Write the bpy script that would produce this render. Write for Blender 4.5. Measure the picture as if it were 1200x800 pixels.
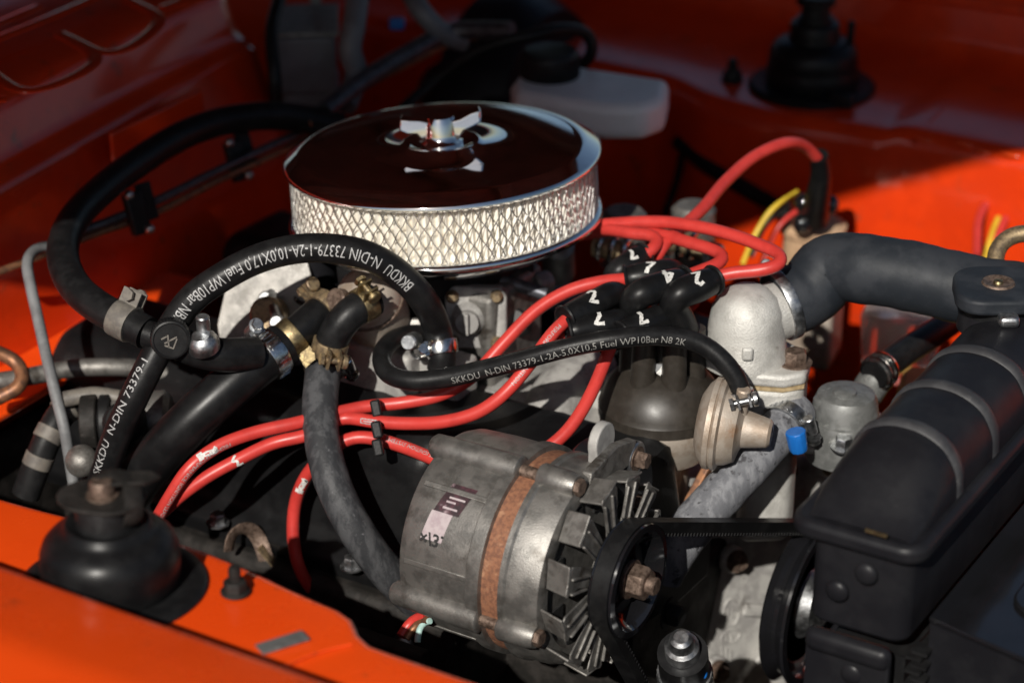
import bpy, bmesh, math, random
from mathutils import Vector, Matrix
random.seed(7)
R = math.radians
scn = bpy.context.scene
for o in list(bpy.data.objects): bpy.data.objects.remove(o)

# ------------------------------------------------------------------ camera
# car axes: X forward (to the radiator), Y across the car away from the photographer, Z up (metres)
FPX, PITCH, AZ = 2900.0, R(26), R(31)
RV = Vector((math.cos(AZ), math.sin(AZ), 0)); HV = Vector((-math.sin(AZ), math.cos(AZ), 0))
FV = HV*math.cos(PITCH) + Vector((0, 0, -math.sin(PITCH)))
UV = HV*math.sin(PITCH) + Vector((0, 0, math.cos(PITCH)))
CAM = Vector((0.923, -1.442, 1.631))
cd = bpy.data.cameras.new('camera'); cam = bpy.data.objects.new('camera', cd); scn.collection.objects.link(cam)
cam.matrix_world = Matrix(((RV.x, UV.x, -FV.x, CAM.x), (RV.y, UV.y, -FV.y, CAM.y), (RV.z, UV.z, -FV.z, CAM.z), (0, 0, 0, 1)))
cd.sensor_width = 36; cd.lens = FPX*36/1200; cd.clip_start = 0.05; cd.clip_end = 100
cd.dof.use_dof = True; cd.dof.focus_distance = 1.67; cd.dof.aperture_fstop = 4.2
scn.camera = cam
# ------------------------------------------------------------------ light
SUN_EL, SUN_AZ = R(36), R(166)          # azimuth clockwise from +Y
sd = Vector((math.sin(SUN_AZ)*math.cos(SUN_EL), math.cos(SUN_AZ)*math.cos(SUN_EL), math.sin(SUN_EL)))
w = bpy.data.worlds.new('World'); scn.world = w; w.use_nodes = True
nt = w.node_tree; bg = nt.nodes['Background']
sky = nt.nodes.new('ShaderNodeTexSky'); sky.sky_type = 'NISHITA'; sky.sun_disc = False
sky.sun_elevation = SUN_EL; sky.sun_rotation = SUN_AZ; sky.altitude = 100; sky.air_density = 1.0; sky.dust_density = 1.2
nt.links.new(sky.outputs[0], bg.inputs[0]); bg.inputs[1].default_value = 0.05
sl = bpy.data.lights.new('sun', 'SUN'); sl.energy = 5.0; sl.angle = R(0.53); sl.color = (1, 0.95, 0.87)
so = bpy.data.objects.new('sun', sl); scn.collection.objects.link(so)
so.rotation_euler = (-sd).to_track_quat('-Z', 'Y').to_euler(); so.location = sd*6
scn.view_settings.view_transform = 'Standard'; scn.view_settings.look = 'None'
scn.view_settings.gamma = 1; scn.view_settings.use_curve_mapping = False
scn.view_settings.exposure = 0.0

# ------------------------------------------------------------------ helpers
def ray(u, v): return FV + RV*((u-600)/FPX) + UV*((400-v)/FPX)
def at(u, v, z):
    r = ray(u, v); return CAM + r*((z-CAM.z)/r.z)
def ax(u, v, x):
    r = ray(u, v); return CAM + r*((x-CAM.x)/r.x)
def ay(u, v, y):
    r = ray(u, v); return CAM + r*((y-CAM.y)/r.y)
V = Vector
X, Y, Z = V((1, 0, 0)), V((0, 1, 0)), V((0, 0, 1))
def fr(o, zax, xh=None):
    z = V(zax).normalized(); h = V(xh) if xh is not None else (Z if abs(z.z) < .9 else X)
    y = z.cross(h).normalized(); x = y.cross(z)
    o = V(o)
    return Matrix(((x.x, y.x, z.x, o.x), (x.y, y.y, z.y, o.y), (x.z, y.z, z.z, o.z), (0, 0, 0, 1)))
def catmull(pts, step=.004):
    P = [V(p) for p in pts]; P = [P[0]*2-P[1]] + P + [P[-1]*2-P[-2]]
    raw = []
    for i in range(1, len(P)-2):
        p0, p1, p2, p3 = P[i-1:i+3]
        # centripetal
        def tj(t, a, b): return t + max((b-a).length, 1e-6)**.5
        t0 = 0; t1 = tj(t0, p0, p1); t2 = tj(t1, p1, p2); t3 = tj(t2, p2, p3)
        for k in range(16):
            t = t1+(t2-t1)*k/16
            A1 = p0*((t1-t)/(t1-t0))+p1*((t-t0)/(t1-t0)); A2 = p1*((t2-t)/(t2-t1))+p2*((t-t1)/(t2-t1)); A3 = p2*((t3-t)/(t3-t2))+p3*((t-t2)/(t3-t2))
            B1 = A1*((t2-t)/(t2-t0))+A2*((t-t0)/(t2-t0)); B2 = A2*((t3-t)/(t3-t1))+A3*((t-t1)/(t3-t1))
            raw.append(B1*((t2-t)/(t2-t1))+B2*((t-t1)/(t2-t1)))
    raw.append(P[-2])
    L = [0]
    for a, b in zip(raw, raw[1:]): L.append(L[-1]+(b-a).length)
    n = max(2, int(L[-1]/step)); out = []; j = 0
    for i in range(n+1):
        s = L[-1]*i/n
        while j < len(L)-2 and L[j+1] < s: j += 1
        d = L[j+1]-L[j]; f = (s-L[j])/d if d > 1e-9 else 0
        out.append(raw[j].lerp(raw[j+1], min(1, max(0, f))))
    for _ in range(2):
        out = [out[0]]+[(out[i-1]+out[i]*2+out[i+1])/4 for i in range(1, len(out)-1)]+[out[-1]]
    return out

class MB:
    def __init__(s): s.v = []; s.f = []
    def add(s, vs, fs, M=None):
        b = len(s.v)
        s.v += [(M @ V(p)) if M is not None else V(p) for p in vs]
        s.f += [tuple(b+i for i in f) for f in fs]; return s
    def box(s, c, d, M=None):
        c = V(c); h = V(d)/2
        vs = [c+V((a*h.x, b*h.y, e*h.z)) for e in (-1, 1) for b in (-1, 1) for a in (-1, 1)]
        return s.add(vs, [(0, 2, 3, 1), (4, 5, 7, 6), (0, 1, 5, 4), (2, 6, 7, 3), (0, 4, 6, 2), (1, 3, 7, 5)], M)
    def lathe(s, prof, M=None, n=40, a0=0, a1=2*math.pi):
        full = abs(a1-a0-2*math.pi) < 1e-6; m = n if full else n+1
        vs = []; fs = []
        for z, r in prof:
            for k in range(m):
                a = a0+(a1-a0)*k/n; vs.append((r*math.cos(a), r*math.sin(a), z))
        for i in range(len(prof)-1):
            for k in range(n):
                k2 = (k+1) % m
                fs.append((i*m+k, i*m+k2, (i+1)*m+k2, (i+1)*m+k))
        if full:
            if prof[0][1] > 1e-5: fs.append(tuple(reversed(range(m))))
            if prof[-1][1] > 1e-5: fs.append(tuple((len(prof)-1)*m+k for k in range(m)))
        return s.add(vs, fs, M)
    def cyl(s, r, h, M=None, n=24, bev=0):
        if bev: return s.lathe([(0, r-bev), (bev, r), (h-bev, r), (h, r-bev)], M, n)
        return s.lathe([(0, r), (h, r)], M, n)
    def hexa(s, r, h, M=None):
        s.lathe([(0, r), (h*.85, r), (h, r*.86)], M, 6); return s
    def prism(s, poly, z0, z1, M=None):
        n = len(poly)
        vs = [(p[0], p[1], z0) for p in poly]+[(p[0], p[1], z1) for p in poly]
        fs = [tuple(reversed(range(n))), tuple(range(n, 2*n))]+[(i, (i+1) % n, n+(i+1) % n, n+i) for i in range(n)]
        return s.add(vs, fs, M)
    def torus(s, RR, r, M=None, n=40, m=10, a0=0, a1=2*math.pi):
        full = abs(a1-a0-2*math.pi) < 1e-6; cnt = n if full else n+1
        vs = []; fs = []
        for i in range(cnt):
            a = a0+(a1-a0)*i/n
            for j in range(m):
                b = 2*math.pi*j/m; q = RR+r*math.cos(b); vs.append((q*math.cos(a), q*math.sin(a), r*math.sin(b)))
        for i in range(n):
            i2 = (i+1) % cnt
            for j in range(m): fs.append((i*m+j, i2*m+j, i2*m+(j+1) % m, i*m+(j+1) % m))
        if not full: fs += [tuple(reversed(range(m))), tuple((cnt-1)*m+j for j in range(m))]
        return s.add(vs, fs, M)
    def tube(s, path, r, n=14, caps=True, flat=1.0):
        m = len(path); vs = []; fs = []; N = None
        for i, p in enumerate(path):
            T = (path[min(i+1, m-1)]-path[max(i-1, 0)]).normalized()
            if N is None: N = (Z if abs(T.z) < .9 else X)
            N = (N-T*N.dot(T)).normalized(); B = T.cross(N)
            rr = r(i/(m-1)) if callable(r) else r
            for k in range(n):
                a = 2*math.pi*k/n; vs.append(p+(N*math.cos(a)*flat+B*math.sin(a))*rr)
        for i in range(m-1):
            for k in range(n):
                k2 = (k+1) % n; fs.append((i*n+k, i*n+k2, (i+1)*n+k2, (i+1)*n+k))
        if caps: fs += [tuple(reversed(range(n))), tuple((m-1)*n+k for k in range(n))]
        return s.add(vs, fs)
    def sphere(s, r, M=None, n=20):
        k = n//2; return s.lathe([(-r*math.cos(math.pi*i/k), max(r*math.sin(math.pi*i/k), 1e-6)) for i in range(k+1)], M, n)
    def sheet(s, grid, closed=False):
        a = len(grid); b = len(grid[0]); vs = [p for row in grid for p in row]
        fs = [(i*b+j, i*b+j+1, (i+1)*b+j+1, (i+1)*b+j) for i in range(a-1) for j in range(b-1)]
        return s.add(vs, fs)
    def build(s, name, m, parent=None, bevel=0, sub=0, ang=38, solid=0, base=None):
        org = V((0, 0, 0))
        if parent is not None: org = ORG[parent.name]
        elif base is not None: org = V(base)
        else:
            c = sum(s.v, V((0, 0, 0)))/len(s.v); org = V((c.x, c.y, min(p.z for p in s.v)))
        me = bpy.data.meshes.new(name); me.from_pydata([p-org for p in s.v], [], s.f); me.validate(); me.update()
        for p in me.polygons: p.use_smooth = True
        me.materials.append(MAT[m]); o = bpy.data.objects.new(name, me); scn.collection.objects.link(o)
        if parent is not None: o.parent = parent
        else: o.location = org
        ORG[o.name] = org
        if solid:
            q = o.modifiers.new('solid', 'SOLIDIFY'); q.thickness = solid; q.offset = -1
        if bevel:
            q = o.modifiers.new('bevel', 'BEVEL'); q.width = bevel; q.segments = 3; q.limit_method = 'ANGLE'; q.angle_limit = R(35)
        if sub:
            q = o.modifiers.new('sub', 'SUBSURF'); q.levels = sub; q.render_levels = sub
        else:
            me.set_sharp_from_angle(angle=R(ang))
        return o
ORG = {}
def tag(o, label, cat, group=None, kind=None):
    o['label'] = label; o['category'] = cat
    if group: o['group'] = group
    if kind: o['kind'] = kind
    return o
def thing(name, label, cat, loc, group=None):
    o = bpy.data.objects.new(name, None); scn.collection.objects.link(o); o.empty_display_size = .02
    o.location = V(loc); ORG[o.name] = V(loc); return tag(o, label, cat, group)

# ------------------------------------------------------------------ materials
MAT = {}
def mat(key, c1, c2=None, rough=(.4, .6), metal=0., scale=60, lo=.42, hi=.62, bump=0., bscale=300, coat=0., spec=.5, detail=6,
        c3=None, s3=15, lo3=.6, hi3=.7, aniso=None, trans=0., emis=None):
    m = bpy.data.materials.new(key); m.use_nodes = True; n = m.node_tree; N = n.nodes; L = n.links; b = N['Principled BSDF']; MAT[key] = m
    tc = N.new('ShaderNodeTexCoord')
    def noise(sc, det=detail, vec=None):
        t = N.new('ShaderNodeTexNoise'); t.inputs['Scale'].default_value = sc; t.inputs['Detail'].default_value = det; t.inputs['Roughness'].default_value = .62
        L.new(vec or tc.outputs['Object'], t.inputs['Vector']); return t
    vec = tc.outputs['Object']
    if aniso:
        mp = N.new('ShaderNodeMapping'); mp.inputs['Scale'].default_value = aniso; L.new(vec, mp.inputs['Vector']); vec = mp.outputs[0]
    t = noise(scale, detail, vec)
    def ramp(a, z):
        r = N.new('ShaderNodeMapRange'); r.inputs['From Min'].default_value = a; r.inputs['From Max'].default_value = z; r.interpolation_type = 'SMOOTHSTEP'; return r
    r1 = ramp(lo, hi); L.new(t.outputs[0], r1.inputs[0])
    mx = N.new('ShaderNodeMix'); mx.data_type = 'RGBA'; L.new(r1.outputs[0], mx.inputs[0])
    mx.inputs[6].default_value = (*c1, 1); mx.inputs[7].default_value = (*(c2 or [q*.8 for q in c1]), 1)
    out = mx.outputs[2]
    if c3:
        t3 = noise(s3, 8); r3 = ramp(lo3, hi3); L.new(t3.outputs[0], r3.inputs[0])
        m3 = N.new('ShaderNodeMix'); m3.data_type = 'RGBA'; L.new(r3.outputs[0], m3.inputs[0]); L.new(out, m3.inputs[6]); m3.inputs[7].default_value = (*c3, 1); out = m3.outputs[2]
    L.new(out, b.inputs['Base Color'])
    t2 = noise(scale*.6+11, 5); rr = N.new('ShaderNodeMapRange'); rr.inputs['From Min'].default_value = .3; rr.inputs['From Max'].default_value = .7
    rr.inputs['To Min'].default_value = rough[0]; rr.inputs['To Max'].default_value = rough[1]; L.new(t2.outputs[0], rr.inputs[0]); L.new(rr.outputs[0], b.inputs['Roughness'])
    b.inputs['Metallic'].default_value = metal; b.inputs['Specular IOR Level'].default_value = spec
    if coat: b.inputs['Coat Weight'].default_value = coat; b.inputs['Coat Roughness'].default_value = .08
    if trans: b.inputs['Transmission Weight'].default_value = trans
    if bump:
        tb = noise(bscale, 6); bp = N.new('ShaderNodeBump'); bp.inputs['Strength'].default_value = bump; bp.inputs['Distance'].default_value = .001
        L.new(tb.outputs[0], bp.inputs['Height']); L.new(bp.outputs[0], b.inputs['Normal'])
    return m
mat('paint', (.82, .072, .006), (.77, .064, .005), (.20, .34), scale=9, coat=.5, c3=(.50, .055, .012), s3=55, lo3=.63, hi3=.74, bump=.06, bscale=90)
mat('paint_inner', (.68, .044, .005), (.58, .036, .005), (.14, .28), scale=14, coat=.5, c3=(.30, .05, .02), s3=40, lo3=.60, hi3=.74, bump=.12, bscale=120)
mat('chrome', (.86, .86, .86), (.80, .80, .80), (.03, .07), 1, scale=30)
mat('chrome_worn', (.72, .72, .70), (.50, .48, .45), (.12, .3), 1, scale=200, bump=.1)
mat('zinc', (.52, .53, .54), (.32, .33, .34), (.30, .5), 1, scale=260, bump=.15)
mat('brass', (.38, .30, .16), (.22, .17, .10), (.38, .55), 1, scale=240, bump=.2)
mat('brass_dull', (.36, .27, .16), (.20, .15, .10), (.45, .65), .8, scale=240, bump=.25)
mat('rust', (.27, .12, .065), (.17, .075, .045), (.6, .85), .25, scale=330, c3=(.36, .19, .11), s3=120, lo3=.56, hi3=.7, bump=.35, bscale=700)
mat('rusty_bolt', (.19, .135, .105), (.09, .06, .045), (.4, .7), .6, scale=300, bump=.4, bscale=600)
mat('alloy', (.25, .24, .225), (.17, .165, .155), (.38, .55), .75, scale=90, c3=(.12, .108, .095), s3=45, lo3=.55, hi3=.72, bump=.25, bscale=900)
mat('alloy_dark', (.23, .22, .205), (.14, .132, .122), (.45, .65), .7, scale=110, c3=(.07, .06, .05), s3=60, lo3=.55, hi3=.7, bump=.3, bscale=700)
mat('cast', (.54, .53, .50), (.42, .41, .385), (.45, .68), .35, scale=45, c3=(.26, .24, .21), s3=65, lo3=.60, hi3=.74, bump=.6, bscale=700)
mat('cast_grey', (.40, .39, .37), (.28, .27, .26), (.55, .72), .3, scale=70, c3=(.14, .13, .12), s3=50, lo3=.58, hi3=.72, bump=.4, bscale=900)
mat('cast_brown', (.45, .39, .33), (.34, .27, .21), (.45, .6), .45, scale=60, c3=(.30, .16, .08), s3=50, lo3=.58, hi3=.74, bump=.25, bscale=700)
mat('rubber', (.007, .007, .0075), (.012, .012, .0125), (.34, .46), scale=80, c3=(.07, .067, .063), s3=420, lo3=.72, hi3=.82, bump=.12, bscale=500, spec=.2)
mat('rubber_smooth', (.006, .006, .0065), (.010, .010, .0105), (.30, .42), scale=60, c3=(.05, .05, .05), s3=500, lo3=.72, hi3=.82, bump=.05, bscale=500, spec=.2)
mat('rubber_grey', (.030, .031, .034), (.065, .066, .070), (.42, .6), scale=120, aniso=(1, 1, .35), c3=(.15, .15, .158), s3=260, lo3=.62, hi3=.78, bump=.3, bscale=500, spec=.2)
mat('rubber_faded', (.105, .108, .120), (.18, .184, .198), (.6, .8), scale=110, aniso=(1.4, 1.4, .35), c3=(.035, .035, .04), s3=150, lo3=.56, hi3=.68, bump=.45, bscale=420)
mat('rubber_blue', (.016, .019, .024), (.028, .031, .037), (.48, .6), scale=35, c3=(.12, .125, .13), s3=300, lo3=.71, hi3=.82, bump=.12, bscale=500, spec=.2)
mat('black_paint', (.006, .006, .0065), (.010, .010, .0105), (.26, .4), scale=40, c3=(.05, .048, .045), s3=210, lo3=.68, hi3=.8, bump=.12, bscale=350, spec=.2)
mat('black_semi', (.009, .009, .011), (.013, .013, .015), (.34, .46), scale=30, c3=(.04, .04, .042), s3=160, lo3=.66, hi3=.82, bump=.1, bscale=260, spec=.2)
mat('black_gloss', (.008, .008, .009), (.010, .010, .012), (.06, .16), scale=20, coat=.6)
mat('black_plastic', (.009, .009, .0095), (.014, .014, .0145), (.36, .5), scale=90, c3=(.05, .046, .042), s3=300, lo3=.66, hi3=.8, bump=.1, bscale=600, spec=.2)
mat('dark_grime', (.012, .011, .010), (.026, .023, .021), (.5, .75), scale=60, c3=(.06, .055, .05), s3=70, lo3=.62, hi3=.76, bump=.5, bscale=260, spec=.2)
mat('bakelite', (.024, .020, .016), (.032, .027, .022), (.36, .5), scale=160, c3=(.12, .11, .09), s3=420, lo3=.70, hi3=.82, bump=.05)
mat('red_wire', (.52, .042, .034), (.45, .034, .028), (.34, .46), scale=60, c3=(.16, .02, .02), s3=180, lo3=.70, hi3=.80, bump=.05)
mat('white_paint', (.66, .65, .62), (.46, .45, .43), (.5, .7), scale=500)
mat('white_print', (.42, .42, .42), (.22, .22, .22), (.5, .7), scale=900)
mat('faint_print', (.24, .235, .22), (.11, .11, .105), (.5, .7), scale=700)
mat('filter_paper', (.90, .87, .80), (.80, .75, .66), (.75, .9), scale=130, c3=(.62, .50, .34), s3=45, lo3=.63, hi3=.76)
mat('mesh_metal', (.62, .62, .61), (.48, .48, .47), (.25, .4), .9, scale=200)
mat('white_plastic', (.72, .74, .76), (.66, .68, .70), (.35, .5), scale=20, c3=(.45, .45, .45), s3=30, lo3=.62, hi3=.8)
mat('grey_plastic', (.12, .125, .14), (.09, .092, .10), (.5, .6), scale=30)
mat('grey_cable', (.17, .175, .18), (.12, .122, .126), (.5, .65), scale=60)
mat('tan', (.50, .33, .20), (.36, .23, .14), (.45, .65), scale=60, c3=(.62, .45, .30), s3=30, lo3=.55, hi3=.7)
mat('ochre', (.55, .34, .09), (.48, .28, .07), (.5, .65), scale=50)
mat('blue_tab', (.010, .14, .48), (.008, .11, .40), (.35, .5), scale=60)
mat('yellow_wire', (.62, .42, .03), (.5, .33, .02), (.4, .55), scale=60)
mat('copper_pipe', (.30, .14, .07), (.16, .08, .05), (.4, .6), .6, scale=160)
mat('steel_pipe', (.10, .105, .12), (.06, .06, .07), (.35, .5), .6, scale=160)
mat('sticker', (.035, .022, .025), (.07, .03, .038), (.3, .5), scale=200, c3=(.30, .22, .24), s3=90, lo3=.55, hi3=.7)
mat('sticker_pale', (.42, .36, .37), (.34, .27, .29), (.4, .6), scale=160)
mat('ink', (.012, .012, .012), (.02, .02, .02), (.5, .6), scale=300)
mat('gasket', (.42, .32, .18), (.30, .22, .12), (.6, .8), scale=200)
mat('teal_chip', (.42, .60, .56), (.30, .46, .43), (.5, .7), scale=200)
mat('clear_bowl', (.75, .70, .68), (.70, .6, .6), (.06, .12), scale=30, trans=.85)
mat('tape', (.15, .135, .115), (.10, .09, .08), (.5, .7), scale=120)
mat('worn_black', (.030, .030, .033), (.045, .045, .048), (.45, .6), scale=60, c3=(.10, .10, .10), s3=120, lo3=.6, hi3=.75, spec=.3)
mat('dimmed_underside', (.12, .035, .022), (.085, .025, .016), (.45, .6), scale=12)  # bonnet underside brown, darkened so its mirror image in the lid looks shaded
mat('galvanised', (.25, .255, .25), (.18, .185, .18), (.4, .55), .6, scale=120, c3=(.45, .46, .44), s3=60)

# ------------------------------------------------------------------ print and paint on curved surfaces
def path_frames(path, ref):
    out = []; L = 0; m = len(path)
    for i, p in enumerate(path):
        if i: L += (p-path[i-1]).length
        T = (path[min(i+1, m-1)]-path[max(i-1, 0)]).normalized(); N = (ref-T*ref.dot(T)).normalized()
        out.append((L, p, T, N, N.cross(T)))
    return out
def wrap(pts, path, ref, r, s0, th0=0.):
    F = path_frames(path, ref); tot = F[-1][0]; out = []
    for x, y in pts:
        s = min(max(s0+x, 0), tot*.9999); j = 0
        j = min(int(s/tot*(len(F)-1)), len(F)-2)
        while j < len(F)-2 and F[j+1][0] < s: j += 1
        while j > 0 and F[j][0] > s: j -= 1
        f = (s-F[j][0])/max(F[j+1][0]-F[j][0], 1e-9)
        p = F[j][1].lerp(F[j+1][1], f); N = F[j][3].lerp(F[j+1][3], f).normalized(); B = F[j][4].lerp(F[j+1][4], f).normalized()
        a = th0+y/r; out.append(p+(N*math.cos(a)+B*math.sin(a))*r)
    return out
def text_mesh(body, size, bold=0., res=2):
    c = bpy.data.curves.new('t', 'FONT'); c.body = body; c.size = size; c.resolution_u = res; c.offset = bold; c.align_y = 'CENTER'
    o = bpy.data.objects.new('t', c); scn.collection.objects.link(o)
    dg = bpy.context.evaluated_depsgraph_get(); me = o.evaluated_get(dg).to_mesh()
    bm = bmesh.new(); bm.from_mesh(me); hh_ = size*.8
    for k in range(-4, 5):
        bmesh.ops.bisect_plane(bm, geom=bm.verts[:]+bm.edges[:]+bm.faces[:], plane_co=(0, k*hh_/9, 0), plane_no=(0, 1, 0))
    bm.verts.index_update()
    vs = [(q.co.x, q.co.y) for q in bm.verts]; fs = [tuple(q.index for q in p.verts) for p in bm.faces]; bm.free()
    o.evaluated_get(dg).to_mesh_clear(); bpy.data.objects.remove(o); bpy.data.curves.remove(c)
    return vs, fs
def tube_text(body, size, path, r, parent, s0, ref=None, th0=0., m='white_print', name='lettering', bold=0.0, length=None):
    vs, fs = text_mesh(body, size, bold)
    if length: k = length/max(x for x, y in vs); vs = [(x*k, y) for x, y in vs]
    pts = wrap(vs, path, ref if ref is not None else -FV, r+.00025, s0, th0)
    o = MB().add(pts, fs).build(name, m, parent); return o
def flat_text(body, size, M, parent, m='white_print', name='lettering', bold=0., squash=1.):
    vs, fs = text_mesh(body, size, bold)
    return MB().add([(x, y*squash, 0) for x, y in vs], fs, M).build(name, m, parent)
def ribbon(line, w):
    vs = []; fs = []; P = []
    for a, b in zip(line, line[1:]):
        n = 5
        for k in range(n): P.append((a[0]+(b[0]-a[0])*k/n, a[1]+(b[1]-a[1])*k/n))
    P.append(line[-1])
    for i, p in enumerate(P):
        a = P[max(i-1, 0)]; b = P[min(i+1, len(P)-1)]; dx, dy = b[0]-a[0], b[1]-a[1]; l = math.hypot(dx, dy) or 1
        ww = w*(.8+.4*random.random())/2; vs += [(p[0]-dy/l*ww, p[1]+dx/l*ww), (p[0]+dy/l*ww, p[1]-dx/l*ww)]
    for i in range(len(P)-1): fs.append((2*i, 2*i+2, 2*i+3, 2*i+1))
    return vs, fs
STROKES = {'2': [[(-.4, .6), (0, .9), (.4, .6), (.2, .1), (-.4, -.7), (.5, -.7)]], '4': [[(.2, -.9), (.2, .9), (-.5, -.2), (.5, -.2)]],
           '1': [[(-.25, .5), (.05, .8), (0, -.8)], [(-.4, -.85), (.4, -.8)]], '3': [[(-.4, .8), (.35, .6), (-.05, .05), (.4, -.4), (-.4, -.8)]],
           '5': [[(.4, .8), (-.3, .8), (-.35, .1), (.3, .1), (.3, -.6), (-.4, -.8)]], '6': [[(.35, .8), (-.35, .1), (-.3, -.6), (.3, -.7), (.3, -.1), (-.3, -.1)]],
           '7': [[(-.5, .6), (.4, .75), (0, -.2), (.1, -.8)]], '|': [[(0, -.8), (0, .8)]]}
def paint_number(ch, path, r, parent, s0, size, ref=None, th0=0., rot=0., w=.32):
    for st in STROKES[ch]:
        ca, sa = math.cos(rot), math.sin(rot)
        line = [((x*ca-y*sa)*size, (x*sa+y*ca)*size) for x, y in st]
        vs, fs = ribbon(line, w*size)
        MB().add(wrap(vs, path, ref if ref is not None else -FV, r+.0003, s0, th0), fs).build('painted_mark', 'white_paint', parent)

# ------------------------------------------------------------------ hoses, wires, clamps, bolts
def PZ(lst): return [at(*p) for p in lst]
def bolt(name, o, ax_, r, h, m, parent, washer=True, shank=0.):
    b = MB(); M = fr(o, ax_)
    if washer: b.cyl(r*1.45, h*.16, M, 20)
    b.hexa(r, h, M @ Matrix.Translation((0, 0, h*.1)))
    if shank: b.cyl(r*.5, shank, M @ Matrix.Translation((0, 0, h)), 14, r*.1)
    return b.build(name, m, parent)
def clamp(path, s, r, parent, screw_ref, wd=.008, m='chrome_worn', sm='zinc', screw='worm', slots=True, name='hose_clamp'):
    F = path_frames(path, screw_ref); f = min(F, key=lambda q: abs(q[0]-s)); _, p, T, N, B = f
    M = fr(p-T*wd/2, T, N)
    b = MB(); r2 = r+.0012
    b.lathe([(0, r), (0, r2), (wd*.08, r2+.0003), (wd*.92, r2+.0003), (wd, r2), (wd, r)], M, 36)
    if slots:
        for k in range(26):
            a = .35+k*.20
            if a > 5.9: break
            d = N*math.cos(a)+B*math.sin(a)
            b.box((0, 0, 0), (wd*.62, .0011, .0005), fr(p+d*(r2+.0004), d, T))
    o = b.build(name, m, parent)
    g = MB(); c = p+N*(r2+.0035)
    if screw == 'worm':
        g.cyl(.0042, wd*1.25, fr(c-B*.004, B, N) @ Matrix.Translation((0, 0, -.004)), 16, .0006)
        g.hexa(.0044, .005, fr(c+B*(wd*.9), B, N)); g.cyl(.0055, .0012, fr(c+B*(wd*.86), B, N), 16)
        g.box((0, 0, 0), (wd, .012, .003), fr(p+N*(r2+.0008), N, T))
    else:
        g.box((0, 0, 0), (wd, .0016, .011), fr(p+N*(r2+.004)-B*.004, N, T)); g.box((0, 0, 0), (wd, .0016, .011), fr(p+N*(r2+.004)+B*.004, N, T))
        g.cyl(.0024, .018, fr(c+N*.002-B*.009, B), 12); g.cyl(.0052, .004, fr(c+N*.002+B*.006, B), 18, .0008); g.hexa(.0046, .003, fr(c+N*.002-B*.010, B))
    g.build('screw', sm, o)
    return o
def hose(name, pts, r, m, label, cat='hose', group=None, n=22, step=.004, wob=.0):
    path = catmull(pts, step)
    rr = (lambda t: r*(1+wob*math.sin(t*37)+wob*.6*math.sin(t*83+1))) if wob else r
    o = MB().tube(path, rr, n).build(name, m); tag(o, label, cat, group); return o, path
def sstep(a, b, t):
    t = min(1, max(0, (t-a)/(b-a))); return t*t*(3-2*t)
def frange(a, b, n): return [a+(b-a)*i/(n-1) for i in range(n)]
def fillet(line, rad=.004, k=4):
    out = [line[0]]
    for i in range(1, len(line)-1):
        p, q, s = V(line[i]), V(line[i-1]), V(line[i+1]); a = (q-p); b = (s-p)
        d = min(rad, a.length*.45, b.length*.45); A = p+a.normalized()*d; B = p+b.normalized()*d
        for j in range(k+1):
            t = j/k; out.append(A*(1-t)**2+p*2*t*(1-t)+B*t*t)
    return out+[line[-1]]
# =================================================================== the car body round the engine bay
M_I = Matrix.Identity(4)
body = thing('car_body', 'glossy bright orange painted car body forming the engine bay', 'car body', (0, 0, .36))
def near_y(x): return -.432+.016*math.exp(-((x-.08)/.09)**2)-.020*sstep(.20, .232, x)
g = []
for x in frange(-.42, .95, 110):
    yi = near_y(x)
    pr = fillet([V((yi+.004, .58)), V((yi+.002, .80)), V((yi, .851)), V((-.50, .852)), V((-.552, .853))], .008)
    g.append([V((x, p.x, p.y)) for p in pr])
nearw = MB().sheet(g).build('inner_wing', 'paint', body, ang=60, solid=.0015)
g = []
for x in frange(-.5, 1.0, 40):
    e = -.541-.006*(x-.1)
    pr = fillet([V((e+.002, .84)), V((e, .891)), V((-.62, .9055)), V((-.74, .905)), V((-.83, .88)), V((-.87, .78)), V((-.87, .6))], .012, 6)
    g.append([V((x, p.x, p.y)) for p in pr])
MB().sheet(g).build('wing', 'paint', body, ang=70)
# seam and fixing lip on the near ledge
MB().tube(catmull([V((.226, -.460, .8525)), V((.214, -.48, .8535)), V((.200, -.53, .8545))], .006), .0007, 8).build('seam', 'paint', nearw)
# far inner wing
def far_y(x): return .449+.022*sstep(.0, -.07, x)-.012*math.exp(-((x-.06)/.06)**2)+.006*sstep(.165, .18, x)
g = []
for x in frange(-.52, 1.0, 130):
    y0 = far_y(x)
    lift = .004*sstep(.165, .172, x)
    pr = fillet([V((y0-.010, .40)), V((y0-.006, .80)), V((y0, .851+lift)), V((.60, .853+lift)), V((.645, .862)), V((.655, .925)), V((.70, .945)), V((.82, .95)), V((.9, .9))], .016, 6)
    g.append([V((x, p.x, p.y)) for p in pr])
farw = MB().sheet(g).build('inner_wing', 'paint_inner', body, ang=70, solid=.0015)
MB().tube(catmull([ay(1072, 168, .452), at(1085, 150, .8545), at(1120, 112, .8555), at(1150, 75, .858)], .006), .0018, 8).build('seam', 'paint_inner', farw)
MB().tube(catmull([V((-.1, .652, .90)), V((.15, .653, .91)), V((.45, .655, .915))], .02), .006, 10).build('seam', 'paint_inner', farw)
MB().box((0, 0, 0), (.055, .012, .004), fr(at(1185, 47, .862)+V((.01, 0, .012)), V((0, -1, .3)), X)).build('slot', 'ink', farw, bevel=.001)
for (u, v) in ((1083, 165), (1130, 170), (1150, 178), (1185, 182)):
    MB().sphere(.006, fr(ay(u, v, far_y(.2)-.003), Z) @ Matrix.Diagonal((1.5, .35, .30, 1)), 12).build('weld_spot', 'paint', farw)
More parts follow.
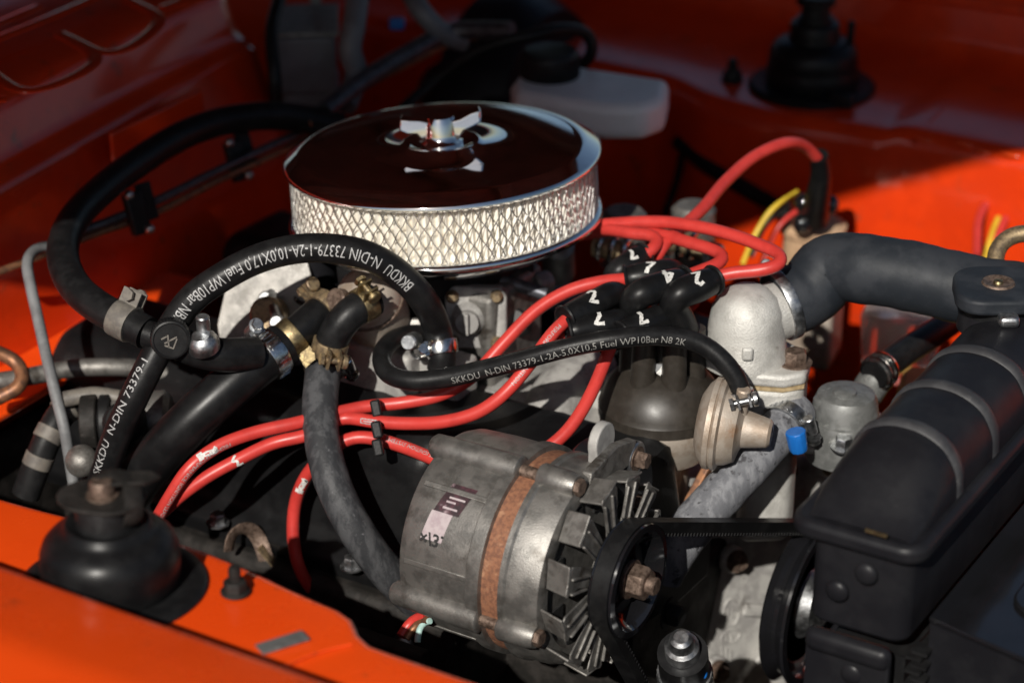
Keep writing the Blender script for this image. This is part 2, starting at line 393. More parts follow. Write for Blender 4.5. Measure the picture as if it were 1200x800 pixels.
# bulkhead: bulged half near the photographer, recessed half beyond
g = []
prof = [V((-.255, .40)), V((-.285, .70)), V((-.305, .80)), V((-.312, .903)), V((-.330, .912)), V((-.345, .953)), V((-.375, .962)), V((-.56, .985)), V((-.60, 1.02))]
for y in frange(-.60, .225, 60):
    k = .030*sstep(-.3, .2, y)
    pr = fillet(prof, .012, 5)
    g.append([V((p.x-k*sstep(.80, .9, p.y), y, p.y)) for p in pr])
edge = [p+V((-.20, .03, 0)) for p in g[-1]]
g.append([p+V((-.012, .010, -.001)) for p in g[-1]]); g.append(edge)
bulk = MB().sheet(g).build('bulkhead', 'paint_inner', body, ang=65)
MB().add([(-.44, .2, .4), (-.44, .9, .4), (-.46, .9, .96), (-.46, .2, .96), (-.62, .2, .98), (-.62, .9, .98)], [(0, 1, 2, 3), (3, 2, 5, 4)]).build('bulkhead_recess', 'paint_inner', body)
def on_cowl(u, v): return at(u, v, .975)
for ln in ([(-20, 80), (33, 107), (112, 72), (70, 40)], [(70, 40), (130, 63), (187, 24), (150, 0)], [(-20, 118), (8, 116)], [(190, 10), (212, 2)], [(-20, 52), (60, 20), (125, -8)], [(-20, 35), (45, 8)]):
    MB().tube(catmull([on_cowl(*p) for p in ln], .006), .006, 10, flat=.28).build('pressed_rib', 'paint_inner', bulk)
p0 = [V((-.318, -.05+i*.03, .880-.001*i)) for i in range(6)]
MB().box((0, 0, 0), (.12, .030, .004), fr(ax(185, 150, -.313), X, Y)).build('pressed_step', 'paint_inner', bulk, bevel=.0015)
# dark sheet added below the bay to stop sky light leaking in
MB().box((.2, 0, .37), (1.6, 1.3, .01)).build('sky_block_floor', 'dark_grime', body)
# patches of the near rear corner that the sun reaches: shelf and stay
MB().box((0, 0, 0), (.060, .36, .006), Matrix.Translation(at(60, 425, .77))).build('shelf', 'paint', body, bevel=.002)
MB().box((-.272, -.26, .655), (.012, .46, .17), M_I).build('added_shade_pad', 'dark_grime', body, bevel=.004)  # added dark slab standing in for shade on the lower bulkhead
# =================================================================== the raised bonnet: it shades the back of the bay and is mirrored in the filter lid
HA, HX, HZ, HL = R(30), -.52, 1.01, 1.5
bon = thing('bonnet', 'orange bonnet standing open over the back of the engine bay', 'bonnet', (HX, 0, HZ))
HA0, HA1 = R(45), R(25)
def hang(s): return HA0+(HA1-HA0)*s/HL
def hp(s, y, d=0):
    p = V((HX, y, HZ)); n = 24
    for i in range(n): a = hang(s*(i+.5)/n); p += V((math.cos(a), 0, math.sin(a)))*(s/n)
    a = hang(s); return p+V((math.sin(a), 0, -math.cos(a)))*d
MB().sheet([[hp(s, y, -.012*math.cos(y*2)) for y in frange(-.78, .78, 14)] for s in frange(0, HL, 12)]).build('skin', 'paint', bon)
MB().sheet([[hp(s, y, -.008*math.cos(y*2)+.002) for y in frange(-.775, .775, 14)] for s in frange(.005, HL-.005, 12)]).build('dimmed_underside', 'dimmed_underside', bon)  # added unseen panel, shade put into its brown colour
def fbar(a, b, wd):
    m = MB(); k = 8
    for i in range(k):
        p, q_ = [hp(a[0]+(b[0]-a[0])*t, a[1]+(b[1]-a[1])*t, .012) for t in (i/k, (i+1)/k)]
        d = q_-p; m.box((0, 0, d.length/2), (.026, wd, d.length*1.02), fr(p, d, V((.6, 0, -.8))))
    return m
for sg in (-1, 1):
    MB().sheet([[hp(s, sg*.78, d) for d in (-.012, .012)] for s in frange(0, HL, 14)]).build('side_flange', 'paint', bon, solid=.002)
for a, b, wd in (((.03, -.75), (1.42, -.75), .08), ((.03, .75), (1.42, .75), .08), ((.04, -.6), (.04, .6), .07), ((1.42, -.7), (1.42, .7), .08), ((.08, 0), (1.06, 0), .06), ((.1, -.55), (1.05, -.04), .05), ((.1, .55), (1.05, .04), .05)):
    fbar(a, b, wd).build('frame_rail', 'dimmed_underside', bon, bevel=.006)

# =================================================================== strut mounts
def mount_near():
    c = V((.068, -.482, .852)); t = thing('strut_mount', 'smooth round black rubber strut dome under a pressed steel bracket and bolt', 'strut mount', c, 'strut mounts')
    M = Matrix.Translation(c)
    MB().lathe([(0, .0565), (.0015, .0568), (.003, .055), (.005, .048), (.004, .044), (.004, 0.001)], M, 56).build('base_plate', 'rubber', t)
    MB().lathe([(.004, .040), (.009, .0412), (.018, .0418), (.026, .0412), (.032, .0390), (.0365, .0350), (.0395, .0300), (.0415, .0262), (.0445, .0256), (.046, .0242), (.0455, .0225), (.044, .0205), (.043, .001)], M, 56).build('rubber_boot', 'rubber_smooth', t, ang=70)
    MB().lathe([(.040, .0185), (.058, .0182), (.060, .017), (.060, .001)], M, 32).build('collar', 'black_plastic', t)
    # pressed bracket: a dished plate with a hooked tongue
    n = 26; pl = []
    for k in range(n):
        a = 2*math.pi*k/n; r = .020+.009*max(0, math.cos(a-R(200)))**2+.004*max(0, math.cos(a-R(20)))
        pl.append((r*math.cos(a), r*math.sin(a)))
    b = MB().prism(pl, .060, .0625, M)
    br = b.build('bracket', 'dark_grime', t, bevel=.0008)
    hk = catmull([c+RV*.012+Z*.045-HV*.004, c+RV*.0175+Z*.052-HV*.012, c+RV*.0185+Z*.064-HV*.010, c+RV*.015+Z*.072+HV*.000, c+RV*.004+Z*.0745+HV*.006, c-RV*.006+Z*.071+HV*.008], .002)
    MB().tube(hk, .0065, 10, flat=.25).build('hook', 'dark_grime', br)
    MB().prism([(.006, -.004), (.024, .004), (.030, .014), (.022, .018), (.004, .012)], .071, .0735, M @ Matrix.Rotation(AZ-.3, 4, 'Z')).build('tongue', 'dark_grime', br, bevel=.0006)
    MB().lathe([(.0625, .0095), (.064, .0095), (.064, .0075), (.071, .0075), (.073, .006), (.073, .001)], M @ Matrix.Translation((-.001, -.001, 0)), 24).build('bolt', 'rusty_bolt', t)
mount_near()
def mount_far():
    c = at(951, 103, .853); t = thing('strut_mount', 'stepped black bellows strut top on the shaded far inner wing', 'strut mount', c, 'strut mounts')
    M = Matrix.Translation(c)
    MB().lathe([(0, .0575), (.003, .058), (.006, .055), (.006, .001)], M, 48).build('base_plate', 'rubber', t)
    MB().lathe([(.006, .041), (.012, .0425), (.020, .0415), (.024, .040), (.026, .0405), (.036, .0395), (.042, .036), (.046, .030), (.047, .0235), (.052, .0225), (.060, .0225), (.063, .021), (.064, .0165), (.068, .016), (.068, .001)], M, 48).build('rubber_boot', 'rubber_smooth', t, ang=60)
    MB().lathe([(.066, .0135), (.078, .013), (.080, .0175), (.086, .018), (.088, .016), (.088, .001)], M, 24).build('bolt', 'black_plastic', t)
    MB().box((.030, .012, .04), (.006, .006, .05), M).build('strap', 'black_plastic', t, bevel=.0015)
    MB().box((.045, -.035, .008), (.022, .012, .012), M).build('lug', 'black_plastic', t, bevel=.003)
mount_far()
def stud(u, v, z, m, label, k=.8):
    c = at(u, v, z); t = thing('stud_bolt', label, 'bolt', c)
    MB().hexa(.0092*k, .011*k, Matrix.Translation(c) @ Matrix.Rotation(.4, 4, 'Z')).build('nut', m, t, bevel=.0006)
    MB().cyl(.0112*k, .002, Matrix.Translation(c), 24, .0004).build('washer', m, t)
    MB().lathe([(0, .0048*k), (.020*k, .0048*k), (.0225*k, .0038*k), (.0228*k, .0005)], Matrix.Translation(c), 16).build('thread', m, t)
stud(276, 694, .8525, 'dark_grime', 'rusty stud and nut standing on the sunlit orange ledge')
stud(858, 95, .853, 'black_plastic', 'small black stud on the shaded orange ledge by the bellows mount', .95)
pl = MB().box((0, 0, 0), (.030, .011, .0012), Matrix.Translation(at(331, 752, .8535)) @ Matrix.Rotation(R(62), 4, 'Z')).build('metal_tag', 'galvanised', bevel=.0004)
tag(pl, 'small bare grey metal tag lying on the orange ledge', 'tag')

# =================================================================== air filter
af = thing('air_filter', 'round chrome air filter with white pleated element behind wire mesh', 'air filter', (0, 0, .86))
M0 = Matrix.Identity(4)
lid = MB().lathe([(.9225, .1130), (.9215, .1172), (.9235, .1190), (.9262, .1186), (.9272, .1170), (.9280, .1155), (.9318, .1085), (.9328, .1050), (.9326, .1020), (.9330, .0990), (.9336, .060), (.9340, .0315), (.9364, .0290), (.9370, .0262), (.9347, .0225), (.9342, .018), (.9342, .0005)], M0, 128).build('lid', 'chrome', af, ang=50)
nut = MB().lathe([(.9342, .0160), (.9362, .0160), (.9377, .0135), (.9422, .0125), (.9502, .0118), (.9552, .010), (.9552, .0005)], M0, 32).build('wing_nut', 'chrome', lid, ang=50)
wing = [(-.029, .966), (-.0305, .957), (-.024, .954), (-.0175, .9535), (-.0125, .947), (.0125, .947), (.0175, .9545), (.024, .9575), (.0305, .9605), (.030, .970), (.0225, .968), (.015, .9640), (.008, .9625), (-.008, .9625), (-.015, .9645), (-.0225, .9650)]
wing = [(a, b-.0100) for a, b in wing]
MB().prism(wing, -.0065, .0065, Matrix(((RV.x, 0, -HV.x, 0), (RV.y, 0, -HV.y, 0), (0, 1, 0, 0), (0, 0, 0, 1)))).build('wing', 'chrome', nut, bevel=.0014)
n = 150; vs = []; fs = []
for z in (.878, .9225):
    for k in range(2*n):
        r = (.1122 if k % 2 else .1068)+random.uniform(-.0006, .0006); a = math.pi*(k+random.uniform(-.16, .16))/n; vs.append((r*math.cos(a), r*math.sin(a), z))
for k in range(2*n): fs.append((k, (k+1) % (2*n), 2*n+(k+1) % (2*n), 2*n+k))
MB().add(vs, fs).build('pleated_element', 'filter_paper', af, ang=20)
def mesh_strand(sign, k, nk):
    vs = []; fs = []; nz = 6*2+1; tw = 2*math.pi/nk*3.0
    for i in range(nz):
        t = i/(nz-1); wob = .12*math.sin(t*math.pi*6)*2*math.pi/nk*.5
        a = 2*math.pi*k/nk+sign*tw*t*1.0+wob*sign; z = .8790+.0435*t; r = .1142+.0003*sign
        ha = .0008/r/2
        for da, dr in ((-ha, -.0003), (-ha, .0004), (ha, .0004), (ha, -.0003)): vs.append(((r+dr)*math.cos(a+da), (r+dr)*math.sin(a+da), z))
    for i in range(nz-1):
        for j in range(4): fs.append((i*4+j, i*4+(j+1) % 4, (i+1)*4+(j+1) % 4, (i+1)*4+j))
    return vs, fs
mb = MB()
for k in range(84):
    for sg in (-1, 1): mb.add(*mesh_strand(sg, k, 84))
o = mb.build('wire_mesh', 'mesh_metal', af, ang=30); o['kind'] = 'stuff'
MB().lathe([(.8815, .1150), (.8800, .1175), (.8775, .1185), (.8750, .1175), (.8730, .1150), (.8690, .1080), (.8640, .1000), (.8620, .060), (.8620, .0005)], M0, 96).build('base_pan', 'chrome', af, ang=50)
MB().lathe([(.80, .052), (.862, .055)], M0, 40).build('throat', 'black_plastic', af)

af.rotation_mode = 'QUATERNION'; af.rotation_quaternion = (Matrix.Rotation(R(-3.0), 3, HV) @ Matrix.Rotation(R(-3.2), 3, RV)).to_quaternion(); af.location = V((0, 0, .86))+Z*.024
# =================================================================== alternator
AL = V((.197, -.212, .781)); AR = .0700
alt = thing('alternator', 'grimy bare aluminium alternator with rusty band, cooling fan and black pulley', 'alternator', AL-V((0, 0, AR)))
MA = Matrix(((0, 0, 1, AL.x), (1, 0, 0, AL.y), (0, 1, 0, AL.z), (0, 0, 0, 1)))      # local z = car X, local x = car Y, local y = up
def adeg(d): return R(d)                                            # 0 = away (car +Y), 90 = up, 180 = towards the photographer
q = AR
rear = MB().lathe([(-.066, .001), (-.066, .045), (-.064, .058), (-.060, q-.004), (-.054, q-.0015), (-.030, q), (-.007, q), (-.0055, q+.0022), (.004, q+.0022), (.0045, q-.002), (.0045, .05)], MA, 96).build('rear_housing', 'alloy', alt, ang=28)
MB().lathe([(.0035, q-.0015), (.0185, q-.0015)], MA, 96).build('stator_band', 'rust', alt)
front = MB().lathe([(.018, .05), (.018, q-.002), (.0185, q+.0015), (.022, q+.0015), (.0235, q), (.040, q-.001), (.0455, q-.003), (.047, q-.007), (.047, q-.014), (.044, q-.018), (.044, .03), (.044, .001)], MA, 96).build('front_housing', 'alloy', alt, ang=28)
# vent windows of the front face
for k in range(8):
    a = R(22.5+45*k); MB().box((.046*math.cos(a), .046*math.sin(a), .0445), (.020, .012, .002), MA @ Matrix.Rotation(0, 4, 'Z')).build('vent', 'ink', front)
for d in (103, 196, 283, 13):
    a = R(d); cx, cy = (q-.001)*math.cos(a), (q-.001)*math.sin(a)
    T = MA @ Matrix.Translation((cx, cy, 0))
    MB().lathe([(-.065, .001), (-.065, .006), (-.062, .0085), (-.045, .0090), (.003, .0098), (.004, .0085), (.004, .001)], T, 20).build('lug', 'alloy', rear, ang=50)
    MB().lathe([(.0185, .001), (.0185, .0085), (.020, .0095), (.040, .0090), (.0455, .0075), (.0455, .001)], T, 20).build('lug', 'alloy', front, ang=50)
    MB().cyl(.0045, .016, T @ Matrix.Translation((0, 0, .003)), 14).build('through_bolt', 'rusty_bolt', alt)
    MB().hexa(.006, .004, T @ Matrix.Translation((0, 0, .0455))).build('bolt_head', 'rusty_bolt', front)
# casting ridges on the rear housing
for d in (128, 172, 222):
    a = R(d); MB().box((0, 0, -.030), (.0016, .004, .048), MA @ Matrix.Rotation(a, 4, 'Z') @ Matrix.Translation((q, 0, 0))).build('casting_ridge', 'alloy', rear, bevel=.0006)
# stickers wrapped on the rear housing
def cyl_patch(a0, a1, z0, z1, rr, name, m, parent, skew=0.):
    rows = []
    for i in range(12):
        a = R(a0+(a1-a0)*i/11); rows.append([MA @ V((rr*math.cos(a), rr*math.sin(a), z+skew*i/11)) for z in frange(z0, z1, 6)])
    return MB().sheet(rows).build(name, m, parent)
def cyl_text(body_, size, a, z, rr, parent, m, bold=0.):
    vs, fs = text_mesh(body_, size, bold)
    pts = [MA @ V((rr*math.cos(R(a)-y/rr), rr*math.sin(R(a)-y/rr), z+x)) for x, y in vs]
    return MB().add(pts, fs).build('lettering', m, parent)
st = cyl_patch(124, 141, -.034, -.015, q+.0004, 'sticker', 'sticker', rear, -.006)
cyl_patch(141, 157, -.041, -.025, q+.0004, 'sticker', 'sticker_pale', rear, -.003)
for i_, (a_, l_) in enumerate(((128, .010), (131.5, .012), (134, .007), (137.5, .011))): cyl_patch(a_, a_+1.1, -.031-.001*i_, -.031-.001*i_+l_, q+.0007, 'print_line', 'sticker_pale', st)
vs, fs = text_mesh('\u00d7/3.', .0115, .0003)
MB().add([MA @ V(((q+.0007)*math.cos(R(156)+(y)/q), (q+.0007)*math.sin(R(156)+(y)/q), -.045+x)) for x, y in [(x_, -y_) for x_, y_ in [(a, -b) for a, b in vs]]], fs).build('lettering', 'ink', rear)
# fan: ring of pressed blades with back-folded vanes
fan = MB().lathe([(.0640, .012), (.0640, .034), (.0657, .034), (.0657, .012)], MA, 40).build('fan', 'alloy_dark', alt)
nb = 12
for k in range(nb):
    T = MA @ Matrix.Rotation(2*math.pi*k/nb+.16, 4, 'Z') @ Matrix.Translation((0, 0, .0105))
    b = MB()
    b.prism([(.028, -.0075), (.050, -.0105), (.0635, -.0120), (.0660, -.0100), (.0660, .0065), (.0640, .0085), (.050, .0040), (.028, .0060)], .0535, .0551, T)
    M2 = T @ Matrix.Translation((.0655, -.0020, .0545)) @ Matrix.Rotation(R(14), 4, 'Z') @ Matrix.Rotation(R(12), 4, 'Y')
    b.box((0, 0, -.0085), (.0018, .0215, .0185), M2)
    b.box((.046, -.0035, .0556), (.034, .0020, .0022), T)
    b.box((.050, .0030, .0556), (.022, .0018, .0026), T @ Matrix.Rotation(.06, 4, 'Z'))
    bl = b.build('fan_blade', 'alloy_dark', fan, bevel=.0008)
MA2 = MA
MA = MA @ Matrix.Translation((0, 0, .0090))
pul = MB().lathe([(.0575, .012), (.0575, .0385), (.0585, .0392), (.0650, .0345), (.0675, .0345), (.0735, .0392), (.0750, .0388), (.0755, .0340), (.0690, .0300), (.0650, .0240), (.0660, .0170), (.0670, .0135), (.0670, .001)], MA, 64).build('pulley', 'black_gloss', alt, ang=30)
MB().cyl(.0135, .003, MA @ Matrix.Translation((0, 0, .0670)), 32, .0005).build('washer', 'rusty_bolt', pul)
MB().hexa(.0118, .0120, MA @ Matrix.Translation((0, 0, .0700)) @ Matrix.Rotation(.25, 4, 'Z')).build('nut', 'rusty_bolt', pul, bevel=.0007)
MB().cyl(.0062, .0160, MA @ Matrix.Translation((0, 0, .0720)), 20, .0008).build('shaft', 'rusty_bolt', pul)
MA = MA2
# adjuster eye and bracket above the fan
eye = [(math.cos(t)*.013, math.sin(t)*.013+.002) for t in frange(-.4, math.pi+.4, 14)]+[(-.013, -.022), (.013, -.022)]
MB().prism(eye, .034, .041, MA @ Matrix.Translation((.030, .076, 0))).build('lifting_eye', 'cast_grey', alt, bevel=.0012)
MB().prism([(-.012, -.012), (.05, -.012), (.055, .003), (.03, .010), (-.006, .006)], .040, .0475, MA @ Matrix.Translation((.006, q-.006, 0))).build('top_bracket', 'alloy_dark', alt, bevel=.001)
bolt('bolt', MA @ V((.062, .052, .047)), X, .0062, .008, 'rusty_bolt', alt)
MB().cyl(.012, .006, fr(MA @ V((.062, .052, .042)), X), 24, .001).build('boss', 'zinc', alt)
MB().cyl(.030, .045, fr(MA @ V((.072, .018, -.004)), X), 40, .004).build('rear_pulley_cover', 'black_semi', alt)
# lower tail: wires leave the back
# =================================================================== fan pulley and belt
FP = ax(945, 705, .305)
fp = thing('fan_pulley', 'large black belt pulley with bright hub beside the radiator end', 'pulley', FP-V((0, 0, .062)))
MF = Matrix(((0, 0, 1, FP.x), (1, 0, 0, FP.y), (0, 1, 0, FP.z), (0, 0, 0, 1)))
MB().lathe([(-.010, .001), (-.010, .060), (-.008, .0625), (-.002, .056), (.001, .056), (.008, .0625), (.010, .0618), (.0105, .0555), (.006, .0520), (.002, .0510)], MF, 72).build('rim', 'black_gloss', fp, ang=28)
MB().lathe([(.002, .0512), (.003, .046), (-.002, .040), (-.003, .030), (.004, .026), (.012, .022), (.016, .012), (.016, .001)], MF, 48).build('hub', 'zinc', fp, ang=28)
# belt round three pulleys
CP = V((.287, FP.y-.01, .50))
def belt():
    A = V((AL.y, AL.z)); B = V((FP.y, FP.z)); C = V((CP.y, CP.z)); ra, rb, rc = .0385, .0615, .075
    cs = [(A, ra, AL.x+.0752), (B, rb, FP.x), (C, rc, CP.x)]; pts = []
    n = len(cs)
    def tang(c0, r0, c1, r1):           # outer tangent, path runs clockwise A->B->C seen from the front
        d = c1-c0; L = d.length; d = d/L; nrm = V((-d.y, d.x)); s = (r0-r1)/L; c = math.sqrt(1-s*s)
        k = nrm*c+d*s; return c0+k*r0, c1+k*r1
    seg = [tang(cs[i][0], cs[i][1], cs[(i+1) % n][0], cs[(i+1) % n][1]) for i in range(n)]
    out = []
    for i in range(n):
        c, r, x = cs[i]; p_in = seg[i-1][1]; p_out = seg[i][0]
        a0 = math.atan2(p_in.y-c.y, p_in.x-c.x); a1 = math.atan2(p_out.y-c.y, p_out.x-c.x)
        while a1 > a0: a1 -= 2*math.pi
        m = 26
        for k in range(m+1):
            a = a0+(a1-a0)*k/m; out.append(V((x, c.x+r*math.cos(a), c.y+r*math.sin(a))))
        q0, q1, x1 = seg[i][0], seg[i][1], cs[(i+1) % n][2]
        for k in range(1, 60):
            t = k/60; p = q0.lerp(q1, t); out.append(V((x+(x1-x)*t, p.x, p.y)))
    return out
bp = belt(); vs = []; fs = []; n = len(bp)
tot = 0
for i, p in enumerate(bp):
    T = (bp[(i+1) % n]-bp[i-1]); T.x = 0; T.normalize(); N = V((0, -T.z, T.y))
    for dx, dn in ((-.0062, .001), (.0062, .001), (.0045, -.0068), (-.0045, -.0068)): vs.append(p+X*dx+N*dn)
for i in range(n):
    j = (i+1) % n
    for k in range(4): fs.append((i*4+k, j*4+k, j*4+(k+1) % 4, i*4+(k+1) % 4))
bl = MB().add(vs, fs).build('drive_belt', 'rubber', base=(CP.x, CP.y, CP.z-.076)); tag(bl, 'toothed black rubber drive belt running over the alternator pulley', 'belt')
mb = MB(); acc = 0
for i in range(n):
    a, b_ = bp[i], bp[(i+1) % n]; d = (b_-a).length; T = (b_-a).normalized(); N = V((0, -T.z, T.y)).normalized()
    pos = acc
    while pos < d:
        mb.box((0, 0, 0), (.0088, .0020, .0030), fr(a+T*pos-N*.0078, N, X)); pos += .0042
    acc = pos-d
o = mb.build('tooth', 'rubber', bl); o['kind'] = 'stuff'
# =================================================================== engine castings
blk = MB()
blk.box((0, 0, .55), (.46, .26, .26)); blk.box((-.02, 0, .70), (.40, .12, .12)); blk.box((-.05, -.15, .64), (.36, .10, .10)); blk.box((-.05, .15, .66), (.36, .12, .12))
blk = blk.build('engine_block', 'dark_grime', bevel=.008, base=(0, 0, .42)); tag(blk, 'dark greasy engine block low down between the wings', 'engine')
for x in (-.17, -.09, -.01, .06):
    MB().cyl(.016, .05, fr((x, -.20, .655), (0, -1, -.3)), 20, .003).build('exhaust_stub', 'dark_grime', blk)
    bolt('bolt', V((x+.03, -.205, .665)), (0, -1, 0), .006, .007, 'zinc', blk)
MB().box((-.05, -.222, .668), (.34, .012, .018)).build('flange', 'dark_grime', blk, bevel=.002)
# rocker covers
def rocker(name, label, sgn, x0, x1):
    g = []
    for x in frange(x0, x1, 60):
        e = .032*(1-sstep(.075, .105, x)) if sgn < 0 else .02
        end = min(1, (x-x0)/.012, (x1-x)/.012); end = math.sqrt(max(0, 1-(1-end)**2))
        bead = .0012*max(0, math.sin((x-x0)*95))**6
        pr = [V((-.148-e*1.2, .690)), V((-.150-e*1.25, .702)), V((-.146-e*1.2, .708)), V((-.141-e*1.0, .716)), V((-.137-e*1.0, .745)), V((-.133-e*.9, .785)), V((-.120-e*.8, .8015)), V((-.070, .8045)), V((-.060, .795)), V((-.055, .74))]
        pr = fillet(pr, .008, 3)
        g.append([V((x, sgn*-1*p.x, .70+(p.y-.70)*(.35+.65*end)+(bead if p.y > .71 else 0))) for p in pr])
    o = MB().sheet(g).build(name, 'black_paint', ang=50, base=((x0+x1)/2, sgn*.11, .69)); return tag(o, label, 'rocker cover', 'rocker covers')
rc = rocker('rocker_cover', 'black painted rocker cover under the red leads beside the alternator', -1, -.27, .235)
rf = rocker('rocker_cover', 'black rocker cover beyond the air filter in shade', 1, -.27, .20)
for u, v, z, a, l in ((258, 492, .80, .7, .008), (301, 492, .78, .6, .006), (312, 611, .70, .1, .016), (357, 620, .70, .1, .018), (253, 600, .69, .2, .010), (296, 523, .745, 1.2, .014), (430, 640, .66, .5, .012)):
    p = at(u, v, z)
    MB().sphere(.005, fr(p, -FV, RV) @ Matrix.Rotation(a, 4, 'Z') @ Matrix.Diagonal((l/.009, .6, .18, 1)), 10).build('paint_chip', 'teal_chip', rc)
for x in (-.2, -.08, .04):
    bolt('bolt', V((x, -.195, .708)), Z, .006, .008, 'zinc', rc)
MB().lathe([(.80, .030), (.812, .030), (.815, .027), (.815, .024), (.83, .023), (.832, .02), (.832, .001)], Matrix.Translation(V((at(803, 268, .83).x, at(803, 268, .83).y, .0))), 32).build('filler_cap', 'black_plastic', rf)
# intake manifold: pale alloy valley casting
mf = MB()
def hump(b, x0, x1, pr, jit=0):
    g = []
    for x in (x0, x0+.004, x1-.004, x1):
        s = .92 if x in (x0, x1) else 1
        g.append([V((x, p[0], .6+(p[1]-.6)*s)) for p in pr])
    b.sheet(g); n = len(pr); b.add([V((x1, p[0], .6+(p[1]-.6)*.92)) for p in pr], [tuple(range(n))]); b.add([V((x0, p[0], .6+(p[1]-.6)*.92)) for p in pr], [tuple(reversed(range(n)))])
hump(mf, -.16, .165, [(-.062, .70), (-.058, .772), (-.045, .784), (.03, .786), (.06, .775), (.07, .70)])
man = mf.build('intake_manifold', 'cast_grey', base=(.03, 0, .70)); tag(man, 'pale grey cast alloy intake manifold streaked by lead shadows', 'manifold')
for x in (.035, .11):
    b = MB(); b.tube(catmull([V((x, -.055, .768)), V((x, -.02, .788)), V((x, .03, .795))], .006), .021, 18); b.build('runner', 'cast_grey', man)
MB().box((.075, -.035, .787), (.045, .030, .010)).build('boss', 'cast_grey', man, bevel=.004)
MB().box((.150, .005, .792), (.030, .05, .020)).build('boss', 'cast', man, bevel=.004)
for p in ((.06, -.050, .780), (.14, -.048, .780)): bolt('bolt', V(p), Z, .006, .008, 'zinc', man)
# carburettor under the filter
cb = thing('carburettor', 'grey alloy carburettor with square cover plate under the air filter', 'carburettor', (0, 0, .79))
MB().box((.015, -.005, .827), (.10, .075, .075)).build('body', 'alloy_dark', cb, bevel=.005)
cp = at(556, 372, .845); pm = fr(cp, V((.42, -.88, .12)), RV)
MB().prism([(-.020, -.024), (.022, -.024), (.024, -.018), (.024, .018), (.020, .024), (-.016, .024), (-.022, .016)], -.008, .002, pm).build('cover_plate', 'cast_grey', cb, bevel=.0016)
MB().lathe([(.002, .013), (.006, .012), (.009, .009), (.014, .0085), (.014, .001)], pm @ Matrix.Translation((-.004, 0, 0)), 24).build('boss', 'cast_grey', cb)
MB().box((-.004, 0, .012), (.003, .016, .014), pm).build('tab', 'cast_grey', cb, bevel=.0006)
for a, b in ((.017, .018), (.017, -.018), (-.016, .017), (-.016, -.018)): MB().lathe([(0, .0048), (.004, .0046), (.006, .003), (.006, .001)], pm @ Matrix.Translation((a, b, .002)), 14).build('screw', 'brass_dull', cb)
MB().box((0, 0, 0), (.035, .035, .012), fr(at(490, 400, .835), V((.4, -.8, .4)), RV)).build('linkage_plate', 'alloy', cb, bevel=.002)
MB().cyl(.006, .016, fr(at(487, 398, .853), V((.2, -.9, .3))), 16, .001).build('linkage_pin', 'zinc', cb)
MB().cyl(.013, .04, fr(at(655, 322, .83), V((.2, -.4, .8))), 22, .003).build('vacuum_port', 'galvanised', cb)
MB().cyl(.009, .016, fr(at(643, 330, .85), V((-.3, -.9, .1))), 20, .0015).build('port_cap', 'galvanised', cb)
for u, v, z, r in ((600, 345, .84, .009), (620, 320, .85, .008), (585, 330, .85, .010), (545, 320, .86, .007), (610, 380, .82, .010)):
    MB().cyl(r, .03, fr(at(u, v, z), V((.3, -.8, .5))), 16, .002).build('linkage_pin', 'black_plastic', cb)
MB().tube(catmull(PZ([(520, 330, .86), (560, 325, .865), (610, 335, .86), (640, 345, .855)]), .004), .005, 10).build('rod', 'steel_pipe', cb)
# bits right of the filter: chromed elbow fittings
for u, v, z, lab in ((722, 292, .86, 'bright metal hose union with ribbed clamp between air filter and lead boots'), (803, 285, .85, 'bright metal hose union beside the bent red leads')):
    t = thing('hose_union', lab, 'fitting', at(u, v, z)-Z*.02)
    pth = catmull([at(u-25, v-4, z), at(u, v, z), at(u+25, v+10, z-.004)], .003)
    MB().tube(pth, .009, 16).build('pipe', 'brass_dull', t)
    for s in (.008, .018, .026): MB().torus(.0098, .0024, fr(pth[min(len(pth)-1, int(s/.003))], pth[-1]-pth[0]), 22, 8).build('clamp_ring', 'chrome_worn', t)
    MB().hexa(.010, .012, fr(pth[-1], pth[-1]-pth[0])).build('nut', 'zinc', t)
    MB().cyl(.018, .05, fr(at(u+8, v+22, z-.04), Z), 20, .004).build('body', 'alloy_dark', t)

# =================================================================== distributor
DC = V((.200, -.030, 0))
di = thing('distributor', 'dark brown distributor cap on alloy body with vacuum canister', 'distributor', DC+V((0, 0, .72)))
MD = Matrix.Translation(DC)
MB().lathe([(.72, .020), (.765, .022), (.772, .034), (.790, .0435), (.800, .0445), (.803, .0440), (.803, .01)], MD, 56).build('body', 'cast_brown', di, ang=30)
capd = MB().lathe([(.803, .0440), (.8035, .0455), (.8110, .0455), (.8125, .0448), (.8150, .0442), (.8230, .0410), (.8310, .0350), (.8370, .0270), (.8400, .0180), (.8410, .001)], MD, 72).build('cap', 'bakelite', di, ang=24)
for k in range(6):
    a = R(20+60*k); MB().lathe([(.832, .0095), (.872, .0082), (.872, .001)], MD @ Matrix.Translation((.022*math.cos(a), .022*math.sin(a), 0)), 20).build('tower', 'bakelite', capd)
MB().lathe([(.838, .0115), (.868, .010), (.868, .001)], MD, 20).build('tower', 'bakelite', capd)
MB().lathe([(.812, .001), (.812, .011), (.826, .012), (.832, .010), (.832, .001)], fr(at(773, 404, .845)-V((0, 0, .824))+V((0, 0, 0)), Z), 24).build('button', 'black_plastic', capd)
MB().box((0, 0, 0), (.010, .006, .006), fr(at(773, 431, .846), -FV, RV)).build('clip', 'grey_cable', capd, bevel=.001)
vs, fs = ribbon([(-.004, -.004), (.0, .002), (.006, .004)], .003); MB().add([(x, y, 0) for x, y in vs], fs, fr(at(778, 432, .8475), -FV, RV)).build('painted_mark', 'white_paint', capd)
